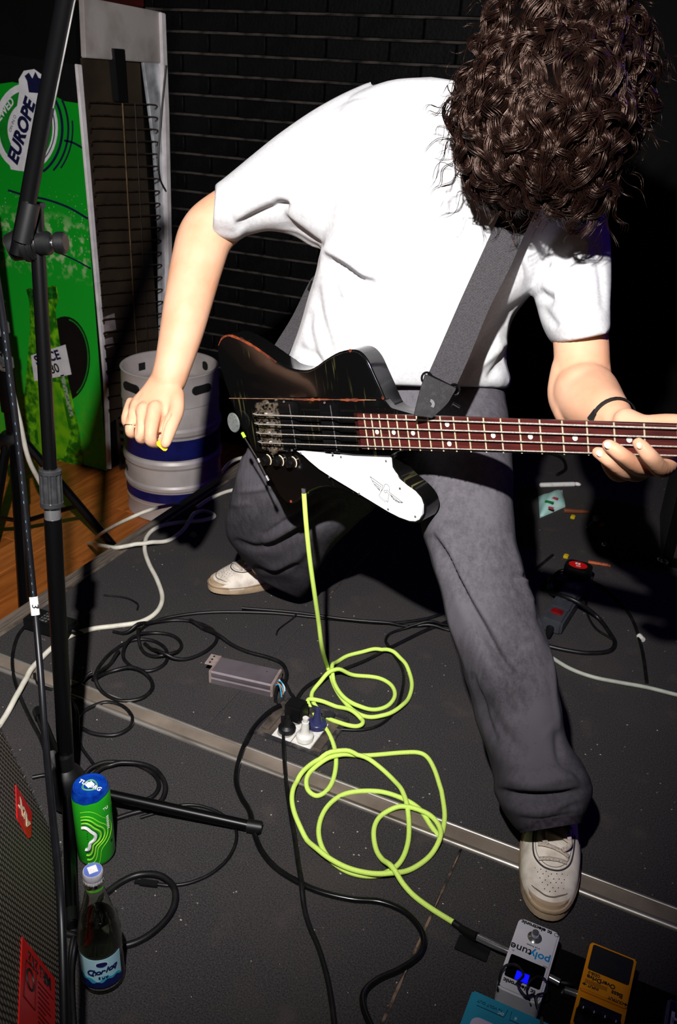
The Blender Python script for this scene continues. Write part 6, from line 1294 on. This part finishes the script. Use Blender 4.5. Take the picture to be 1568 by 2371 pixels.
# patch cables between the pedals
PT = mat('patch_cable', (12, 12, 12), .5, noise=(60, (20, 20, 20), .4, .8))
MB().tube(catmull([(-.026, 1.004, .036), (-.012, 1.008, .036), (-.004, 1.02, .02), (-.008, 1.0, .02), (-.02, .99, .03), (-.018, .997, .034)], 6), .003, 8).build('patch_cable', PT, label='short black patch cable between the white and yellow pedals', cat='cable')

# ================================================================== RIGHT BACKGROUND
# dark extension block with red sticker
es = thing('power_strip', 'dark grey power strip lying right of the front leg', 'power strip', frame((-.268, 2.165, 0), (.075, 1, 0), z=(0, 0, 1)))
GRP = mat('dark_grey_plastic', (58, 60, 66), .45, noise=(30, (44, 46, 52), .4, .8))
MB().box((0, 0, .021), (.30, .058, .040)).build('case', GRP, es, world=False, bevel=.006)
for x in (-.01, .05, .11):
    s_ = MB().cyl(.021, .040, .0425, 20, Matrix.Translation((x, 0, 0))).build('socket', mat('grey_socket', (84, 86, 92), .4, noise=(30, (66, 68, 74), .4, .8)), es, world=False)
    for y in (-.0095, .0095): MB().cyl(.0028, .0426, .0432, 8, Matrix.Translation((x, y, 0))).build('contact', mat('brass', (190, 130, 60), .3, 1.0, noise=(60, (150, 100, 40), .4, .8)), s_, world=False)
MB().box((-.105, 0, .043), (.024, .030, .006)).build('switch', mat('dark_red_switch', (120, 14, 18), .3, noise=(40, (90, 10, 12), .4, .8)), es, world=False, bevel=.002)
MB().box((-.072, 0, .0415), (.012, .050, .002)).build('ridge', GRP, es, world=False); MB().tube([(-.15, 0, .016), (-.185, -.006, .012)], [.011, .006], 10).build('cord_sleeve', BLK, es, world=False)
rp = F(1338, 1322, .055); ap = thing('plug_adapter', 'black plug adapter with red sticker on the power strip', 'adapter', (rp[0], rp[1], .0435))
MB().prism(capsule_poly(.075, .060, .018), 0, .030).build('adapter_body', BLK, ap, world=False, bevel=.004)
stk = MB().prism(circ(.026, 24, (-.002, .0), .019), .0302, .0308).build('red_sticker', RED, ap, world=False)
text('II II', .010, WM[ap.name] @ Matrix.Translation((-.004, .006, .0309)), WINK, stk, off=.001); text('IIIII', .010, WM[ap.name] @ Matrix.Translation((0, -.007, .0309)), WINK, stk)
GRT = mat('green_tape', (30, 140, 70), .5, noise=(30, (20, 110, 54), .4, .8))
gc = thing('taped_cable', 'black cable wrapped with green tape left of the power strip', 'cable', tuple(F(1275, 1370)))
gpts = [F(1330, 1322, .05), F(1300, 1322, .04), F(1282, 1336, .03), F(1274, 1352, .022), F(1275, 1372, .012), F(1300, 1378, .05), F(1340, 1395, .05), F(1385, 1430, .012), F(1415, 1470, .006), F(1424, 1490, .005), F(1410, 1508, .005), F(1360, 1512, .005), F(1310, 1505, .005), F(1270, 1496, .005)]
MB().tube(catmull(gpts, 7), .0058, 8).build('lead', RUB, gc, smooth=80)
for a_, b_ in (((1276, 1340), (1274, 1347)), ((1273, 1353), (1275, 1364))): MB().tube([F(*a_, .027), F(*b_, .018)], .0095, 12).build('green_tape', GRT, gc, bevel=.001)
lay([(1375, 1348), (1400, 1362), (1435, 1392), (1462, 1430), (1478, 1470), (1490, 1520), (1498, 1580)], .0046, RUB, 'black_cable', 'black cable with a white tag arching right of the power strip')
lay([(1362, 1352), (1358, 1385), (1360, 1420), (1380, 1455), (1418, 1480)], .0032, RUB, 'black_cable', 'thin black lead under the taped cable')
MB().tube([F(1480, 1472, .006), F(1489, 1482, .006)], .0075, 8).build('cable_tag', WHT, label='small white tag on the cable at the far right', cat='tag')
lay([(1225, 1330), (1250, 1310), (1280, 1285)], .0042, RUB, 'black_cable', 'short black lead behind the knee of the front leg')
lay([(1290, 1100), (1310, 1085), (1300, 1060), (1260, 1045)], .006, RUB, 'black_cable', 'black cable far behind the bass neck')
# small things lying behind
pk = [F(x, y) for x, y in ((1247, 1152), (1302, 1138), (1309, 1174), (1250, 1200))]
n_ = 10; v = []; f = []
for sgn_ in (1, 0):
    for i in range(n_+1):
        for j in range(n_+1):
            s_, t_ = i/n_, j/n_; b = (pk[0]*(1-s_)+pk[1]*s_)*(1-t_)+(pk[3]*(1-s_)+pk[2]*s_)*t_
            v.append((b[0], b[1], sgn_*(.004+.028*(math.sin(math.pi*s_)*math.sin(math.pi*t_))**.6+.003*math.sin(9*s_+7*t_))))
m2 = (n_+1)**2
for o_ in (0, m2):
    for i in range(n_):
        for j in range(n_):
            k_ = o_+i*(n_+1)+j; q_ = (k_, k_+n_+1, k_+n_+2, k_+1); f.append(q_ if o_ == 0 else q_[::-1])
for i in range(n_):
    for a_, b_ in ((i*(n_+1), (i+1)*(n_+1)), (i*(n_+1)+n_, (i+1)*(n_+1)+n_), (i, i+1), (n_*(n_+1)+i, n_*(n_+1)+i+1)): f.append((a_, b_, b_+m2, a_+m2))
pkt = thing('tissue_packet', 'crumpled pale aqua packet lying behind the front leg', 'packet', tuple(np.mean(pk, 0)))
MB().add(v, f).build('wrapper', mat('aqua_wrapper', (170, 222, 214), .35, noise=(14, (206, 236, 232), .4, .7)), pkt, smooth=60)
PRT = mat('pink_print', (196, 70, 90), .5, noise=(60, (170, 60, 80), .4, .8))
for x, y, m_, w_ in ((1284, 1153, PRT, .03), (1276, 1176, PRT, .022), (1272, 1162, GRT, .035)):
    p = F(x, y, .031); MB().box(tuple(p), (w_*.8, .016, .0012)).build('print_patch', m_, pkt, bevel=.0005)
MB().tube([F(1254, 1123, .008), F(1328, 1121, .008)], .0085, 12).ball(F(1254, 1123, .008), .0085, 10, 8).ball(F(1328, 1121, .008), .0085, 10, 8).build('white_marker', WHT, smooth=60, label='white marker pen lying far behind the front leg', cat='pen')
MB().ball(F(1337, 1121, .008), .009, 12, 8, (1.5, .8, .8)).build('pen_cap', WHT, smooth=60, label='small white cap beside the white marker', cat='cap')
WST = mat('brown_wood_stick', (110, 60, 32), .5, noise=(20, (80, 40, 20), .4, .8))
MB().tube([F(1306, 1182, .008), F(1330, 1184, .008), F(1362, 1185, .007)], [.009, .008, .006], 10).build('drum_stick', WST, smooth=60, label='brown wooden stick beside the aqua packet', cat='stick')
MB().tube([F(1362, 1301, .005), F(1414, 1310, .005)], .0052, 8).build('pencil', mat('orange_brown_stick', (176, 84, 40), .4, noise=(60, (120, 50, 24), .45, .6)), label='thin orange brown pencil above the power strip', cat='pencil')
for x, y, c_, l_ in ((1327, 1197, (206, 176, 30), 'yellow clip near the brown wooden stick'), (1311, 1288, (206, 176, 30), 'yellow clip above the red sticker'), (1395, 1215, (220, 110, 20), 'orange tag far behind the front leg')):
    MB().box(tuple(F(x, y, .006)), (.014, .018, .010)).build('clip', mat('clip_%d' % x, c_, .4, noise=(40, tuple(int(k*.8) for k in c_), .4, .8)), bevel=.002, label=l_, cat='clip')
MB().tube([F(1358, 1222, .02), F(1381, 1200, .05)], .0018, 6).ball(F(1381, 1200, .05), .011, 10, 8).build('foam_beater', mat('grey_felt_tip', (150, 146, 142), .8, noise=(60, (120, 116, 112), .4, .8)), smooth=60, label='grey tipped beater lying in the dark behind', cat='beater')
MB().ball(F(1400, 1262, .012), .010, 10, 8).build('metal_bead', CHR, smooth=60, label='small shiny metal bead in the dark behind', cat='bead')
# dark speaker cabinet cut by the right edge
cbx = F(1520, 1290); cab = thing('speaker_cabinet', 'black speaker cabinet with steel corners at the far right edge', 'speaker cabinet', rotz((cbx[0]+.34, cbx[1]+.18, 0), math.radians(8)))
ht = axpt(1497, 838, np.array([cbx[0]-.0, cbx[1]+.0, 0]))[2]; print('cab height', ht)
MB().box((0, 0, ht/2), (.70, .34, ht)).build('box', TOLEX, cab, world=False, bevel=.006)
CLO = mat('dark_speaker_cloth', (26, 23, 24), .8, noise=(120, (36, 32, 33), .4, .7))
MB().box((0, -.172, ht/2), (.64, .006, ht-.06)).build('speaker_cloth', CLO, cab, world=False)
for sx, sz, dx_, dz_ in ((-1, 0, .03, ht), (1, 0, .03, ht), (0, -1, .70, .03), (0, 1, .70, .03)): MB().box((sx*.335, -.174, ht/2+sz*(ht/2-.015)), (dx_, .016, dz_)).build('frame_rail', BLKM, cab, world=False, bevel=.002)
for s_ in (-1, 1): MB().tube([(s_*.32, -.176, ht-.22), (s_*.16, -.176, ht-.03)], .009, 8).build('brace_bar', BLKM, cab, world=False)
for sx in (-1, 1):
    for sz in (0, 1): MB().ball((sx*.345, -.172, .012+sz*(ht-.018)), .017, 10, 8, (1.2, 1, 1)).build('steel_corner', CHR, cab, world=False)
MB().tube([(-.33, -.17, ht-.001), (.33, -.17, ht-.001)], .006, 8).build('edge_bead', STL, cab, world=False)
cr = F(1556, 1195, .12); zc_ = .20
MB().tube([(-.12+.150*math.cos(t), -.178, zc_+.150*math.sin(t)) for t in np.linspace(0, 6.283, 40)[:-1]], .010, 8, True).build('speaker_ring', mat('ring_rubber', (38, 34, 34), .4, noise=(40, (54, 48, 46), .4, .8)), cab, world=False)
MB().lathe([(.135, .008), (.05, -.004), (.045, .006), (.0, .016)], 32, frame((-.12, -.176, zc_), (1, 0, 0), z=(0, -1, 0))).build('speaker_cone', mat('cone_paper', (22, 22, 25), .5, noise=(40, (32, 32, 36), .4, .8)), cab, world=False)
# dark carpet scrap and crumbs on the deck
CRU = mat('pale_crumb', (196, 186, 172), .8, noise=(60, (150, 138, 122), .4, .8)); RED2 = mat('dark_red_lint', (96, 40, 34), .9, noise=(60, (70, 28, 24), .4, .8))
cr_ = MB(); rs_ = np.random.RandomState(5)
for i in range(90):
    x, y = rs_.uniform(20, 1560), rs_.uniform(1280, 2340)
    p = F(x, y)
    if p[0] < -1.45 or abs(p[1]-1.247) < .035: continue
    r_ = rs_.uniform(.0006, .0017); cr_.ball((p[0], p[1], r_*.4), r_, 5, 4, (rs_.uniform(.6, 1.6), 1, .6))
o = cr_.build('crumbs', CRU, label='pale crumbs scattered over the stage carpet', cat='crumbs', kind='stuff', smooth=0)
